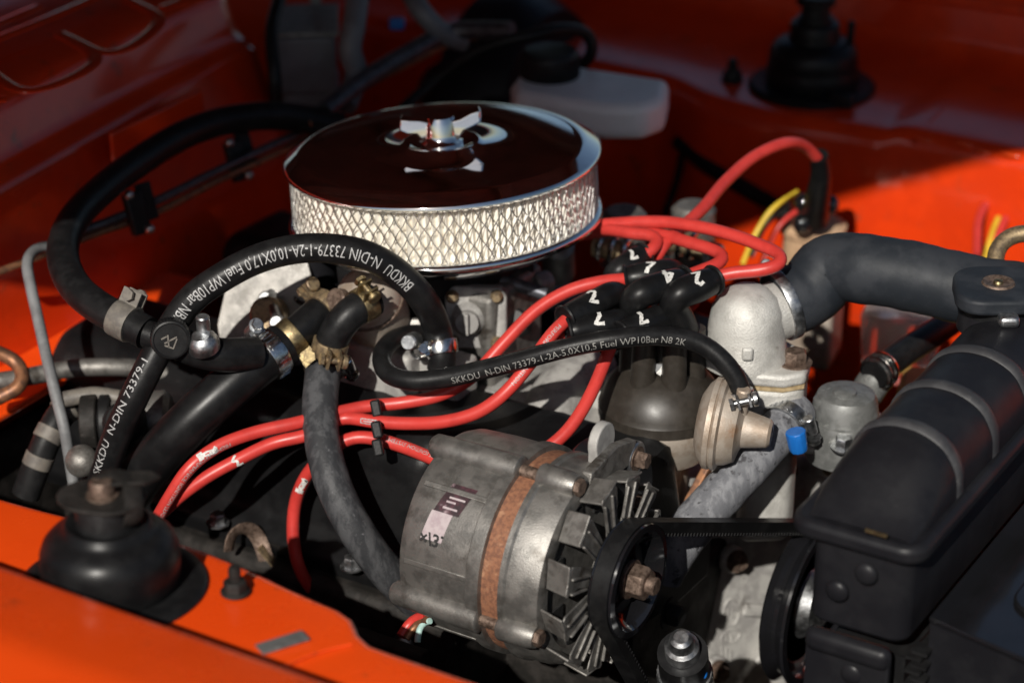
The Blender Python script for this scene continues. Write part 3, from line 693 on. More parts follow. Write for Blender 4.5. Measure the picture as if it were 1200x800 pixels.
# rim mark
p = at(798, 489, .807); MB().box((0, 0, 0), (.0028, .006, .001), fr(p-FV*.0012, V((.4, -.9, 0)), RV)).build('painted_mark', 'white_paint', capd, bevel=.0004)
MB().prism([(-.030, -.010), (.035, -.012), (.055, -.003), (.040, .014), (-.02, .012)], -.006, .004, fr(at(795, 514, .784), V((.5, -.75, .42)), V((.85, .5, -.1)))).build('clamp_flange', 'cast_brown', di, bevel=.002)
MB().lathe([(0, .0058), (.003, .0056), (.004, .004), (.002, .003), (.002, .0005)], fr(at(784, 513, .788), -FV), 18).build('screw', 'zinc', di)
# vacuum canister
va = (RV*.93-Y*.25+Z*-.06).normalized(); vc = at(838, 496, .826); MV = fr(vc, va, Z)
vac = MB().lathe([(-.012, .012), (-.011, .020), (-.007, .028), (-.0045, .0305), (-.0030, .0325), (.0005, .0325), (.0012, .0312), (.0025, .0325), (.0050, .0320), (.0065, .0285), (.0110, .0275), (.0170, .0240), (.0190, .0165), (.0205, .0135), (.0380, .0100), (.0400, .0080), (.0400, .0045), (.0370, .0040), (.0370, .0005)], MV, 56).build('vacuum_canister', 'cast_brown', di, ang=28)
MB().cyl(.005, .022, fr(vc+va*.018+Z*.012-Y*.002, V((.15, -.1, .95))), 16, .001).build('nipple', 'cast_brown', vac)

# =================================================================== ignition leads
WR = .0047
def lead(pts, label, text=None, s0=.02, th=0.2, marks=(), size=.0044, rev=False):
    o, path = hose('ignition_lead', PZ(pts) if not isinstance(pts[0], Vector) else pts, WR, 'red_wire', label, 'ignition lead', 'red ignition leads', 14)
    if text:
        tp = list(reversed(path)) if rev else path
        tube_text(text, size, tp, WR, o, s0, th0=th)
    for ch, s, sz, rot in marks: paint_number(ch, path, WR, o, s, sz, th0=.25, rot=rot)
    return o, path
def s_near(path, u, v):
    best = None; L = 0
    for i, p in enumerate(path):
        if i: L += (p-path[i-1]).length
        q_ = p-CAM; d = q_.dot(FV); e = math.hypot(600+FPX*q_.dot(RV)/d-u, 400-FPX*q_.dot(UV)/d-v)
        if best is None or e < best[0]: best = (e, L)
    return best[1]
def boot(parent, pts, mark=None, ms=.02, sz=.007, rot=0., th=.55, r=.0100):
    path = catmull(PZ(pts), .003); n = len(path)
    o = MB().tube(path, lambda t: r*(.90 if t < .04 else 1.0)*(1-.10*max(0, .3-t)/.3+.05*math.sin(t*9)), 20).build('boot', 'rubber_smooth', parent)
    MB().torus(r*.93, .0013, fr(path[0], path[1]-path[0]), 20, 6).build('boot_lip', 'rubber', o)
    if mark: paint_number(mark, path, r*1.03, o, ms, sz, ref=(-FV*.7+Z*.9).normalized(), th0=th-.55, rot=rot, w=.36)
    return o
w1, p1 = lead([(738, 327, .898), (705, 330, .898), (668, 340, .893), (630, 362, .882), (590, 402, .862), (555, 440, .842), (518, 462, .828), (470, 472, .820), (430, 476, .818), (392, 484, .817), (345, 496, .815), (300, 506, .812), (255, 523, .806), (222, 548, .795), (200, 580, .775), (185, 606, .755)],
      'red ignition lead running highest over the black rocker cover, white dash painted on', 'HIGH PERFORMANCE IGNITION LEADS', .320, .55, ())
boot(w1, [(733, 327, .898), (760, 323, .900), (785, 318, .900), (792, 325, .892), (790, 340, .880)], '7', .016, .0065, -.6)
w2, p2 = lead([(668, 371, .892), (648, 390, .885), (622, 425, .868), (590, 462, .848), (560, 483, .834), (520, 494, .824), (480, 496, .818), (440, 494, .815), (400, 490, .813), (362, 509, .808), (320, 519, .803), (280, 538, .795), (245, 557, .785), (215, 578, .772), (190, 600, .755)],
      'red ignition lead printed in white along its upper run with numeral 3', 'PERFORMANCE IGNITION', .012, -.1, (), rev=False)
boot(w2, [(662, 374, .892), (690, 360, .894), (718, 345, .895), (726, 352, .886), (722, 372, .870)], '2', .024, .0072, -.5)
w3, p3 = lead(
      [(716, 405, .866), (708, 425, .857), (697, 452, .846), (680, 484, .833), (660, 510, .822), (630, 532, .812), (590, 546, .806), (550, 548, .803), (515, 540, .800), (480, 526, .800), (445, 515, .802), (418, 512, .802), (396, 520, .798), (375, 538, .785), (356, 562, .765), (345, 595, .740), (344, 635, .715), (352, 668, .695), (368, 694, .675), (395, 725, .65)],
      'red ignition lead marked 1 looping down in front of the black rocker cover', 'PERFORMANCE IGNITION SYSTEMS', .150, -.5, ())
boot(w3, [(716, 408, .866), (714, 396, .872), (722, 388, .877), (732, 384, .878)], None)
w4, p4 = lead([(660, 391, .880), (650, 392, .877), (650, 402, .870), (662, 400, .866), (690, 392, .864)], 'short red lead end curled under the lowest marked boots')
boot(w4, [(666, 389, .884), (695, 384, .885), (722, 378, .886), (735, 380, .880), (738, 395, .868)], '7', .022, .0072, 2.8)
boot(w4, [(728, 392, .884), (755, 380, .886), (778, 372, .886), (785, 380, .878), (785, 396, .866)], '7', .016, .0072, 2.9)
w5, p5 = lead([(795, 327, .905), (820, 318, .908), (840, 310, .910), (848, 302, .912), (838, 294, .912), (810, 285, .910), (778, 276, .906), (750, 272, .902), (715, 270, .895), (680, 275, .880)], 'red ignition lead folded sharply back at the boot daubed 4')
boot(w5, [(802, 328, .905), (775, 336, .906), (748, 346, .905), (742, 354, .898), (752, 372, .880), (762, 388, .866)], '4', .020, .0075, -.4, r=.0105)
w6, p6 = lead([(830, 327, .908), (858, 320, .912), (895, 316, .916), (914, 309, .919), (914, 299, .921), (890, 287, .922), (850, 273, .921), (810, 264, .918), (775, 260, .914), (735, 261, .908), (700, 264, .900)], 'longest bent red lead arching over the pale thermostat dome')
boot(w6, [(836, 328, .908), (815, 337, .907), (794, 346, .905), (789, 356, .897), (797, 378, .880), (802, 392, .868)], '2', .018, .0072, -.3, r=.0108)
w7, p7 = lead([(750, 303, .900), (764, 293, .905), (771, 282, .908), (762, 275, .909), (745, 274, .907), (722, 270, .903), (695, 268, .895)], 'short red lead turned back beside the filter from the hindmost boot')
boot(w7, [(754, 299, .900), (738, 309, .898), (724, 318, .895), (722, 328, .885)], '7', .014, .006, -.4, r=.0095)
w8, p8 = lead([V((.196, .03, .862)), at(768, 318, .880), at(772, 296, .90), at(790, 275, .905), at(822, 246, .91), at(850, 213, .915), at(885, 183, .92), at(920, 168, .92), at(944, 172, .905), at(958, 186, .890)], 'red coil lead arching across to the far wing')

paint_number('1', p1, WR, w1, s_near(p1, 246, 530), .0075, th0=.1, rot=1.35, w=.5)
paint_number('3', p2, WR, w2, s_near(p2, 278, 540), .0055, th0=.1, rot=.3)
paint_number('1', p3, WR, w3, s_near(p3, 357, 562), .0075, th0=.2, rot=1.5, w=.5)
for ln in ([(-.006, .0016), (.006, .0016), (.006, -.0016), (-.006, -.0016), (-.006, .0016)], [(-.004, 0), (.004, 0)]):
    vs, fs = ribbon(ln, .0008); MB().add(wrap(vs, p2, -FV, WR+.0003, s_near(p2, 437, 494), .1), fs).build('painted_mark', 'white_print', w2)
# =================================================================== thermostat housing
tc_ = V((.246, .032, 0)); th = thing('thermostat_housing', 'pale cast alloy thermostat housing with domed top and bolted flange', 'housing', tc_+V((0, 0, .76)))
dc = at(876, 372, .876); MT = Matrix.Translation((dc.x, dc.y, 0))
MB().lathe([(.842, .031), (.850, .0305), (.854, .0285), (.872, .0275), (.884, .0255), (.893, .0205), (.8985, .012), (.9000, .0005)], MT, 56).build('dome', 'cast', th, ang=60)
MB().tube(catmull([V((dc.x, dc.y, .873)), V((dc.x+.012, dc.y+.018, .876)), V((dc.x+.020, dc.y+.030, .879))], .004), .0215, 28).build('outlet', 'cast', th)
fl = [(-.010, -.028), (.024, -.034), (.040, -.028), (.045, -.012), (.042, .012), (.026, .034), (-.010, .030)]
MFl = Matrix(((RV.x, -RV.y, 0, dc.x), (RV.y, RV.x, 0, dc.y), (0, 0, 1, 0), (0, 0, 0, 1)))
MB().prism(fl, .836, .846, MFl).build('flange', 'cast', th, bevel=.003)
MB().prism([(x*.985, y*.985) for x, y in fl], .8335, .836, MFl).build('gasket', 'gasket', th)
MB().prism([(x*.97, y*.97) for x, y in fl], .785, .8335, MFl).build('body', 'cast', th, bevel=.004)
MB().prism([(.000, -.018), (.034, -.016), (.042, .0), (.03, .02), (.0, .02)], .70, .785, MFl).build('lower_body', 'cast', th, bevel=.006)
bolt('bolt', MFl @ V((.034, -.012, .846)), Z, .0085, .009, 'rusty_bolt', th)
MB().box((-.002, -.030, .862), (.008, .004, .010), MFl).build('casting_mark', 'cast', th, bevel=.002)
for u, v in ((929, 452), (937, 463), (906, 470), (893, 428)): MB().box((0, 0, 0), (.002, .005, .0008), fr(at(u, v, .81)-FV*.0, -FV, RV)).build('dirt_chip', 'dark_grime', th)
# timing cover
TN = V((.84, -.50, .20)).normalized(); TP = ax(860, 690, .238)
def tpn(u, v):
    r = ray(u, v); return CAM+r*((TP-CAM).dot(TN)/r.dot(TN))
MTm = fr(TP, TN, Z); MTi = MTm.inverted()
poly = [tuple((MTi @ tpn(u, v)).xy) for u, v in ((792, 628), (850, 585), (905, 540), (975, 530), (985, 700), (985, 860), (845, 880), (765, 850), (772, 700))]
tcv = thing('timing_cover', 'grey cast alloy timing cover with raised casting marks behind the belt', 'timing cover', V((TP.x, TP.y, .45)))
MB().prism(poly, -.03, 0, MTm).build('plate', 'cast_grey', tcv, bevel=.004)
def rib(a, b, wd=.006, h=.010):
    p, q2 = tpn(*a), tpn(*b); d = q2-p
    MB().box((0, 0, 0), (d.length, wd, h), fr((p+q2)/2+TN*h*.4, TN, d)).build('rib', 'cast_grey', tcv, bevel=.002)
rib((905, 545), (908, 625), .006, .014); rib((860, 800), (935, 700), .005, .010); rib((868, 712), (900, 715), .010, .006); rib((795, 640), (800, 800), .006, .008)
for u, v, m in ((853, 652, 'rusty_bolt'), (911, 545, 'rusty_bolt'), (963, 540, 'brass_dull'), (832, 780, 'rusty_bolt')):
    MB().cyl(.011, .012, fr(tpn(u, v), TN), 24, .003).build('boss', 'cast_grey', tcv); bolt('bolt', tpn(u, v)+TN*.012, TN, .0062, .008, m, tcv)
MB().torus(.0085, .0011, fr(tpn(857, 717)+TN*.0004, TN, Z) @ Matrix.Diagonal((1.25, .8, 1, 1)), 28, 6).build('casting_mark', 'cast_grey', tcv)
MB().torus(.0065, .0010, fr(tpn(856, 745)+TN*.0004, TN, Z) @ Matrix.Diagonal((.8, 1.3, 1, 1)), 28, 6).build('casting_mark', 'cast_grey', tcv)
for u, v, l in ((853, 716, .006), (858, 718, .007), (851, 746, .007), (857, 748, .006), (846, 763, .009), (851, 765, .009), (856, 766, .007)):
    MB().box((0, 0, 0), (l, .0016, .0016), fr(tpn(u, v)+TN*.0004, TN, Z)).build('casting_mark', 'cast_grey', tcv, bevel=.0004)
MB().box((0, 0, 0), (.05, .05, .06), Matrix.Translation(at(790, 575, .72))).build('boss', 'cast_grey', tcv, bevel=.008)
MB().box((0, 0, 0), (.006, .012, .06), fr(at(812, 582, .742), V((.15, .40, .55)), X)).build('strip', 'copper_pipe', tcv, bevel=.001)
MB().box((0, 0, 0), (.004, .004, .06), fr(at(822, 582, .744), V((.15, .40, .55)), X)).build('strip', 'cast', tcv, bevel=.001)
# small water stub with clamp at the foot of the cover
sp = [ax(806, 820, .300), ax(802, 785, .305), ax(800, 765, .31)]
so_, spath = hose('stub_hose', sp, .017, 'rubber', 'black hose stub with clamp below the alternator pulley', 'hose')
clamp(spath, .034, .0172, so_, V((.6, -.6, .2)), .010, 'zinc', 'zinc')
MB().lathe([(0, .0115), (.010, .0115), (.012, .009), (.020, .0075), (.022, .005), (.022, .0005)], fr(spath[-1], spath[-1]-spath[0]), 24).build('nozzle', 'zinc', so_)
MB().box((0, 0, 0), (.010, .010, .010), fr(ax(820, 786, .318), -FV, RV)).build('tab', 'blue_tab', so_, bevel=.003)
# =================================================================== coolant hoses at the front
uh, up = hose('top_hose', [V((dc.x+.012, dc.y+.024, .878)), V((dc.x+.028, dc.y+.045, .886)), at(972, 315, .900), at(1020, 316, .906), at(1070, 324, .905), at(1120, 336, .902), at(1165, 345, .898), at(1215, 350, .895)], .0250, 'rubber_blue', 'fat blue black rubber top hose from thermostat housing to radiator', 'hose', n=36, wob=.012)
clamp(up, .006, .0252, uh, V((-.8, .5, 1)), .008, 'zinc', 'zinc', slots=False)
lh, lp = hose('bypass_hose', [at(932, 480, .812), at(918, 498, .808), at(888, 533, .795), at(852, 572, .776), at(815, 612, .757), at(790, 645, .740), at(775, 672, .722)], .0158, 'rubber_faded', 'weathered grey bypass hose with blue clamp tab below the thermostat housing', 'hose', n=30, wob=.01)
clamp(lp, .018, .0162, lh, (RV*.9-FV*.3+Z*.1).normalized(), .011, 'zinc', 'zinc')
MB().lathe([(0, .0075), (.012, .0070), (.016, .0062), (.016, .001)], fr(at(932, 505, .818), V((.2, .1, -1))), 10).build('tab', 'blue_tab', lh, bevel=.001)
# =================================================================== small printed vacuum hose
vh, vp = hose('vacuum_hose', PZ([(510, 392, .838), (482, 391, .845), (459, 399, .850), (447, 418, .850), (455, 438, .848), (480, 446, .848), (520, 443, .852), (570, 432, .862), (620, 419, .874), (670, 406, .884), (720, 397, .890), (775, 393, .890), (820, 402, .884), (850, 425, .872), (866, 450, .858), (871, 470, .846)]), .0069, 'rubber', 'thin printed black vacuum hose running over the red leads to the vacuum canister', 'hose', n=18)
tube_text('SKKDU  N-DIN 73379-1-2A-5,0X10,5 Fuel WP10Bar N8 2K', .0072, vp, .0069, vh, .150, th0=-.45, length=.168, m='faint_print')
clamp(vp, sum((a-b).length for a, b in zip(vp, vp[1:]))-.004, .0072, vh, (RV*.5-Y*.9).normalized(), .008, 'zinc', 'zinc', 'pinch', slots=False)
# =================================================================== printed fuel hose and the union at its left end
fh, fpth = hose('fuel_hose', PZ([(517, 432, .835), (518, 415, .846), (512, 385, .862), (494, 348, .895), (465, 319, .915), (430, 299, .930), (390, 291, .936), (345, 292, .936), (300, 304, .930), (258, 326, .918), (225, 350, .904), (200, 385, .884), (180, 420, .866), (155, 470, .838), (133, 520, .805), (118, 570, .77), (112, 600, .75)]), .0103, 'rubber', 'printed black fuel hose arching under the chrome air filter', 'hose', n=26)
tube_text('BKKDU  N-DIN 73379-1-2A-10,0X17,0 Fuel WP10Bar NB.', .0122, fpth, .0103, fh, .082, th0=.15, length=.185)
tube_text('SKKDU  N-DIN 73379-1', .0085, list(reversed(fpth)), .0103, fh, .035, th0=.35, length=.09)
clamp(fpth, .016, .0106, fh, (-RV*.9-FV*.3).normalized(), .010, 'chrome_worn', 'chrome_worn', slots=False)
hh, hpth = hose('heater_hose', PZ([(400, 150, .885), (360, 140, .895), (310, 136, .905), (262, 142, .908), (215, 158, .908), (165, 188, .906), (120, 222, .904), (88, 255, .902), (74, 288, .900), (78, 318, .898), (95, 344, .895), (122, 364, .890), (150, 378, .886), (172, 390, .882)]), .0118, 'rubber', 'black heater hose curling along the bulkhead to the round union', 'hose', n=26)
tot = sum((a-b).length for a, b in zip(hpth, hpth[1:]))
clamp(hpth, tot-.020, .0121, hh, (UV+RV*.2).normalized(), .015, 'tape', 'tape', 'pinch', slots=False)
kc = at(200, 398, .888)
un = thing('hose_union', 'round black plastic union with moulded emblem joining the hoses', 'fitting', kc-Z*.02)
kd = (-FV*.86+RV*.12+UV*-.20).normalized(); MK = fr(kc, kd, UV)
kn = MB().lathe([(-.026, .011), (-.012, .0115), (-.011, .0135), (.000, .0138), (.0015, .0132), (.002, .0120), (.0012, .0112), (.0012, .0005)], MK, 48).build('cap', 'black_plastic', un, ang=28)
for k in range(40):
    a = 2*math.pi*k/40; MB().box((.0137*math.cos(a), .0137*math.sin(a), -.0055), (.0008, .0010, .009), MK @ Matrix.Identity(4)).build('grip_rib', 'black_plastic', kn)
for ln in ([(-.001, .0045), (-.005, .001), (-.001, -.0035)], [(-.0035, .003), (.0035, .000)], [(.003, .0045), (.003, .001)], [(.000, .004), (.000, -.004)]):
    vs, fs = ribbon([(a*1.2, b*1.2) for a, b in ln], .0011); MB().add([(a, b, .0016) for a, b in vs], fs, MK @ Matrix.Rotation(.5, 4, 'Z')).build('emblem', 'tape', kn)
MB().tube(catmull(PZ([(205, 400, .880), (235, 412, .872), (262, 416, .868), (300, 414, .862)]), .004), .0120, 20).build('branch', 'rubber', un)
MB().tube(catmull(PZ([(172, 391, .882), (190, 397, .880), (205, 402, .878)]), .004), .0098, 18).build('branch', 'rubber', un)
MB().lathe([(0, .011), (.004, .0115), (.009, .010), (.012, .0065), (.012, .0005)], fr(at(240, 408, .878), V((0, -.3, 1))), 20).build('crimp', 'zinc', un)
MB().cyl(.0048, .022, fr(at(240, 402, .880), V((.05, -.1, 1))), 16, .001).build('stem', 'zinc', un)
# =================================================================== heater / breather hoses in the middle
lh2, l2 = hose('breather_hose', PZ([(332, 404, .858), (300, 427, .850), (255, 465, .832), (210, 507, .808), (175, 545, .780), (150, 578, .75)]), .0165, 'rubber_smooth', 'thick black hose sloping down behind the near strut dome', 'hose', n=30)
clamp(l2, .014, .0168, lh2, (-RV*.55+UV*.8).normalized(), .012, 'chrome_worn', 'zinc', slots=True)
lh3, l3 = hose('breather_hose', PZ([(385, 358, .876), (368, 372, .872), (345, 392, .864), (325, 408, .856)]), .0122, 'rubber_smooth', 'short black hose piece pushed into the thick sloping hose', 'hose', n=26)
t3 = sum((a-b).length for a, b in zip(l3, l3[1:]))
clamp(l3, t3-.014, .0126, lh3, (RV*.6-UV*.8).normalized(), .011, 'brass', 'brass', 'pinch', slots=False)
clamp(l3, .006, .0126, lh3, (-RV*.5+UV*.8).normalized(), .011, 'brass_dull', 'brass_dull', 'pinch', slots=False)
gh, gp = hose('coolant_hose', PZ([(384, 412, .846), (378, 440, .836), (375, 480, .820), (380, 530, .800), (395, 578, .778), (420, 625, .752), (452, 668, .722), (490, 706, .69), (530, 740, .66)]), .0128, 'rubber_grey', 'scuffed grey black hose running down behind the alternator', 'hose', n=28, wob=.008)
clamp(gp, .012, .0131, gh, (RV*.95-FV*.2).normalized(), .011, 'chrome_worn', 'chrome', slots=True)
g2, gp2 = hose('coolant_hose', PZ([(438, 351, .886), (420, 360, .884), (402, 376, .876), (389, 398, .862), (384, 418, .848)]), .0118, 'rubber', 'short bent black hose between the dull metal dome and scuffed hose', 'hose', n=26)
t4 = sum((a-b).length for a, b in zip(gp2, gp2[1:]))
clamp(gp2, .010, .0115, g2, (RV*.7+UV*.6).normalized(), .011, 'brass', 'brass', 'pinch', slots=False)
clamp(gp2, t4-.008, .0115, g2, (-FV*.9+RV*.3).normalized(), .012, 'brass_dull', 'brass_dull', 'pinch', slots=False)
# dull metal dome (choke housing)
ck = at(420, 350, .880); cko = thing('choke_housing', 'dull bronze coloured metal dome with bolt under the fuel hose', 'housing', ck-Z*.03)
MCk = fr(ck-V((0, -.012, .004)), V((.1, -.55, .8)), X)
MB().lathe([(-.03, .024), (-.004, .0245), (.002, .0238), (.010, .0205), (.014, .014), (.0155, .0005)], MCk, 40).build('dome', 'cast_brown', cko, ang=50)
MB().torus(.0245, .0016, MCk @ Matrix.Translation((0, 0, -.004)), 40, 8).build('seam', 'rusty_bolt', cko)
MB().cyl(.0085, .010, fr(at(402, 352, .884), V((-.1, -.85, .35))), 20, .0015).build('bolt', 'rusty_bolt', cko)
MB().box((0, 0, 0), (.005, .012, .024), fr(at(458, 355, .86), Z, RV)).build('tab', 'copper_pipe', cko, bevel=.001)
MB().cyl(.016, .035, fr(at(372, 338, .855), V((0, -.1, 1))), 24, .003).build('pipe_stub', 'black_semi', cko)
MB().torus(.0165, .0018, fr(at(372, 345, .862), V((0, -.1, 1))), 30, 8).build('ring', 'black_gloss', cko)
# grey shield plate
pc = at(300, 372, .845); MS = fr(pc, V((.25, -.85, .45)), RV)
sh = MB().prism([(-.026, -.030), (-.030, -.005), (-.024, .020), (-.010, .036), (.012, .042), (.040, .042), (.046, .020), (.040, -.030)], -.002, .0015, MS).build('heat_shield', 'alloy', bevel=.0008); tag(sh, 'bare grey sheet metal plate behind the clamped hoses', 'shield')
for u, v in ((317, 352), (330, 380), (318, 398), (345, 330), (335, 345)): MB().cyl(.006, .012, fr(at(u, v, .855), V((.2, -.8, .5))), 16, .0015).build('bolt', random.choice(['zinc', 'brass_dull', 'zinc']), sh)
MB().tube(catmull(PZ([(318, 340, .862), (322, 365, .86), (330, 385, .855)]), .004), .004, 10).build('bracket', 'zinc', sh)
MB().cyl(.013, .04, fr(at(328, 368, .84), V((.3, -.8, .4))), 20, .002).build('spring', 'brass_dull', sh)
# pale casting patch under the hoses
cs = MB()
cs.box((0, 0, 0), (.085, .040, .050), fr(at(440, 428, .812), Z, X)); cs.cyl(.026, .05, fr(at(360, 420, .79), V((.1, -.5, .8))), 28, .006); cs.box((0, 0, 0), (.05, .03, .03), fr(at(515, 436, .815), Z, X))
cs = cs.build('water_neck', 'cast_grey', bevel=.004); tag(cs, 'pale alloy casting behind the scuffed hose', 'casting')

# =================================================================== radiator
rad = thing('radiator', 'black painted radiator with ribbed rounded top tank and brackets', 'radiator', (.435, 0, .42))
g = []; y0, y1 = -.222, .236
prf = fillet([V((-.037, 0)), V((-.036, .016)), V((-.027, .032)), V((-.010, .040)), V((.010, .040)), V((.027, .032)), V((.036, .016)), V((.037, 0))], .010, 4)
ys = [y0, y0+.002, y0+.006, y0+.013, y0+.024, y0+.040, y0+.058]+frange(y0+.075, y1-.075, 50)+[y1-.058, y1-.040, y1-.024, y1-.013, y1-.006, y1-.002, y1]
for y in ys:
    e = min(y-y0, y1-y); k = sstep(-.004, .062, e)**.75 if e < .062 else 1; kx = .90+.10*min(1, e/.02)
    g.append([V((.435+p.x*kx, y, .872+p.y*k)) for p in prf])
tank = MB().sheet(g).build('top_tank', 'black_semi', rad, ang=60)
for (u, v) in ((1153, 412), (1113, 453), (1067, 497)):
    yy = at(u, v, .912).y
    b = MB(); rows = []
    for dy, dh in ((-.0060, -.0004), (-.0046, .0016), (-.0015, .0024), (.0015, .0024), (.0046, .0016), (.0060, -.0004)):
        rows.append([V((.435+p.x*(1+dh*12), yy+dy, .872+p.y+dh*(1 if p.y > .01 else .5))) for p in prf])
    b.sheet(rows).build('tank_rib', 'worn_black', tank, ang=60)
def rrect(x0, x1, ya, yb, r, k=8):
    out = []
    for cx, cy, a0 in ((x1-r, yb-r, 0), (x0+r, yb-r, 90), (x0+r, ya+r, 180), (x1-r, ya+r, 270)):
        for i in range(k+1): a = R(a0+90*i/k); out.append((cx+r*math.cos(a), cy+r*math.sin(a)))
    return out
MB().prism(rrect(.390, .479, -.230, .244, .016), .859, .872, M0).build('tank_flange', 'black_semi', rad, bevel=.0045)
MB().prism(rrect(.404, .470, -.223, .237, .012), .800, .859, M0).build('core_header', 'black_semi', rad, bevel=.003)
MB().box((.440, .005, .60), (.050, .42, .36)).build('core', 'black_plastic', rad)
br = MB().box((.4355, -.226, .705), (.056, .006, .165)).build('side_bracket', 'black_semi', rad, bevel=.0015)
MB().box((.4355, -.227, .790), (.057, .012, .016)).build('fold', 'black_semi', br, bevel=.006)
for u, v in ((978, 695), (1012, 675), (995, 792)):
    p = ay(u, v, -.231); MB().sphere(.0085, fr(p+Y*.0035, -Y) @ Matrix.Diagonal((.9, .9, .42, 1)), 16).build('emboss', 'black_semi', br)
mb = MB()
for i in range(26):
    for j in range(2): mb.box((.472+.004*j, -.205, .785-.010*i+.005*j), (.010, .012, .0022), M0)
    mb.box((.4735, -.195, .785-.010*i), (.008, .03, .0016))
o = mb.build('fin', 'black_plastic', rad); o['kind'] = 'stuff'
nk = at(1168, 352, .915); MN = Matrix.Translation((nk.x, nk.y, 0))
MB().lathe([(.895, .026), (.908, .0245), (.914, .022), (.918, .022), (.918, .001)], MN, 40).build('filler_neck', 'black_semi', rad)
pl = []
for k in range(60):
    a = 2*math.pi*k/60; r = .0300+.0065*max(0, math.cos(2*(a-R(75))))**2+.003*max(0, math.cos(2*(a-R(-15))))**2; pl.append((r*math.cos(a), r*math.sin(a)))
plate = MB().prism(pl, .917, .928, MN).build('cap', 'rubber_blue', rad, bevel=.0026); plate['label'] = 'worn black lobed filler cap with central rivet'
MB().lathe([(.928, .0115), (.9295, .0108), (.9292, .0085), (.9270+.0014, .0070), (.9284, .0005)], MN, 32).build('ring', 'rusty_bolt', plate)
MB().lathe([(.9284, .0036), (.9300, .0030), (.9306, .0005)], MN, 16).build('rivet', 'brass', plate)
p = V((nk.x, nk.y, .918))-HV*.033+RV*.002
MB().box((0, 0, 0), (.014, .008, .012), fr(p-Z*.002, -HV, RV)).build('tab', 'zinc', plate, bevel=.003)
MB().lathe([(.905, .024), (.917, .0255), (.919, .025), (.919, .001)], MN, 32).build('spring_disc', 'black_plastic', rad)
rg = MB().torus(.0215, .0062, fr(at(1203, 305, .915), (-FV*.75+Z*.55+RV*-.1)), 40, 12).build('brass_ring', 'brass_dull'); tag(rg, 'tarnished brass ring standing behind the radiator cap', 'ring')
gp_ = at(1188, 622-.0, .872)
MB().box((0, 0, 0), (.014, .0022, .0015), fr(ay(1027, 624, -.2312)+V((0, -.0002, 0)), -Y, X)).build('scratch', 'brass', rad)
# front black panel
fpn = thing('slam_panel', 'glossy black front panel low beside the radiator', 'panel', (.62, .1, .76))
c0 = at(1068, 716, .815)
pa = MB().prism([(.478, c0.y), (.90, c0.y-.09), (.90, .40), (.478, .40)], .811, .815, M0).build('top', 'black_gloss', fpn, bevel=.0012)
MB().prism([(.478, c0.y+.004), (.90, c0.y-.086), (.90, c0.y-.080), (.478, c0.y+.010)], .55, .811, M0).build('skirt', 'black_semi', fpn)
MB().prism(rrect(.515, .80, c0.y+.03, .33, .02), .815, .8185, M0).build('raised_field', 'black_gloss', fpn, bevel=.003)
MB().box((.484, 0, .795), (.006, .40, .03)).build('lip', 'black_semi', fpn, bevel=.002)

# =================================================================== silver fuel pump in front of the far wing
pc = at(990, 490, .803); pu = thing('fuel_pump', 'silver grey domed fuel pump beside the radiator top hose', 'pump', pc-Z*.03)
MP = Matrix.Translation(pc)
MB().lathe([(-.03, .027), (-.002, .0275), (.002, .0265), (.003, .0245), (.006, .0238), (.014, .0230), (.020, .0205), (.0225, .015), (.023, .0005)], MP, 48).build('dome', 'galvanised', pu, ang=40)
MB().lathe([(.020, .009), (.025, .0085), (.026, .007), (.026, .0005)], MP @ Matrix.Translation((.001, -.006, 0)), 24).build('boss', 'galvanised', pu)
MB().lathe([(.014, .007), (.020, .0065), (.021, .005), (.021, .0005)], MP @ Matrix.Translation((-.013, -.012, -.002)), 20).build('boss', 'galvanised', pu)
MB().prism([(-.035, -.014), (.040, -.020), (.052, 0), (.040, .022), (-.035, .02)], -.022, -.008, MP @ Matrix.Rotation(AZ, 4, 'Z')).build('flange', 'cast', pu, bevel=.003)
for dx, dy in ((.042, .004), (-.004, -.030)): bolt('bolt', MP @ (Matrix.Rotation(AZ, 4, 'Z') @ V((dx, dy, -.008))), Z, .0065, .008, 'zinc', pu)
MB().tube(catmull([at(1015, 462, .79), at(1022, 450, .80), at(1032, 438, .808)], .003), .0125, 22).build('outlet', 'galvanised', pu)
ph, pp = hose('fuel_hose', PZ([(1024, 440, .812), (1045, 424, .814), (1075, 403, .816), (1105, 383, .816), (1135, 362, .812)]), .0105, 'rubber', 'short black fuel hose with ribbed clamps leaving the silver pump', 'hose', n=22)
for s in (.006, .014): MB().torus(.0112, .0028, fr(pp[int(s/.004)], pp[3]-pp[0]), 26, 8).build('clamp_ring', 'chrome_worn', ph)
gb = MB().lathe([(-.03, .004), (-.028, .030), (.020, .034), (.030, .030), (.034, .012), (.034, .001)], Matrix.Translation(at(1055, 398, .73)), 40).build('filter_bowl', 'clear_bowl', bevel=.002); tag(gb, 'clear plastic bowl under the top hose', 'bowl')
yc = MB().box((0, 0, 0), (.05, .05, .03), Matrix.Translation(at(1090, 465, .74)) @ Matrix.Rotation(.3, 4, 'Z')).build('horn_bracket', 'ochre', bevel=.006); tag(yc, 'ochre yellow block between the silver pump and radiator', 'bracket')
bx = MB().box((0, 0, 0), (.045, .05, .06), Matrix.Translation(at(950, 380, .74)) @ Matrix.Rotation(.2, 4, 'Z')).build('regulator_box', 'cast_brown', bevel=.005); tag(bx, 'brown metal box under the blue black top hose', 'box')
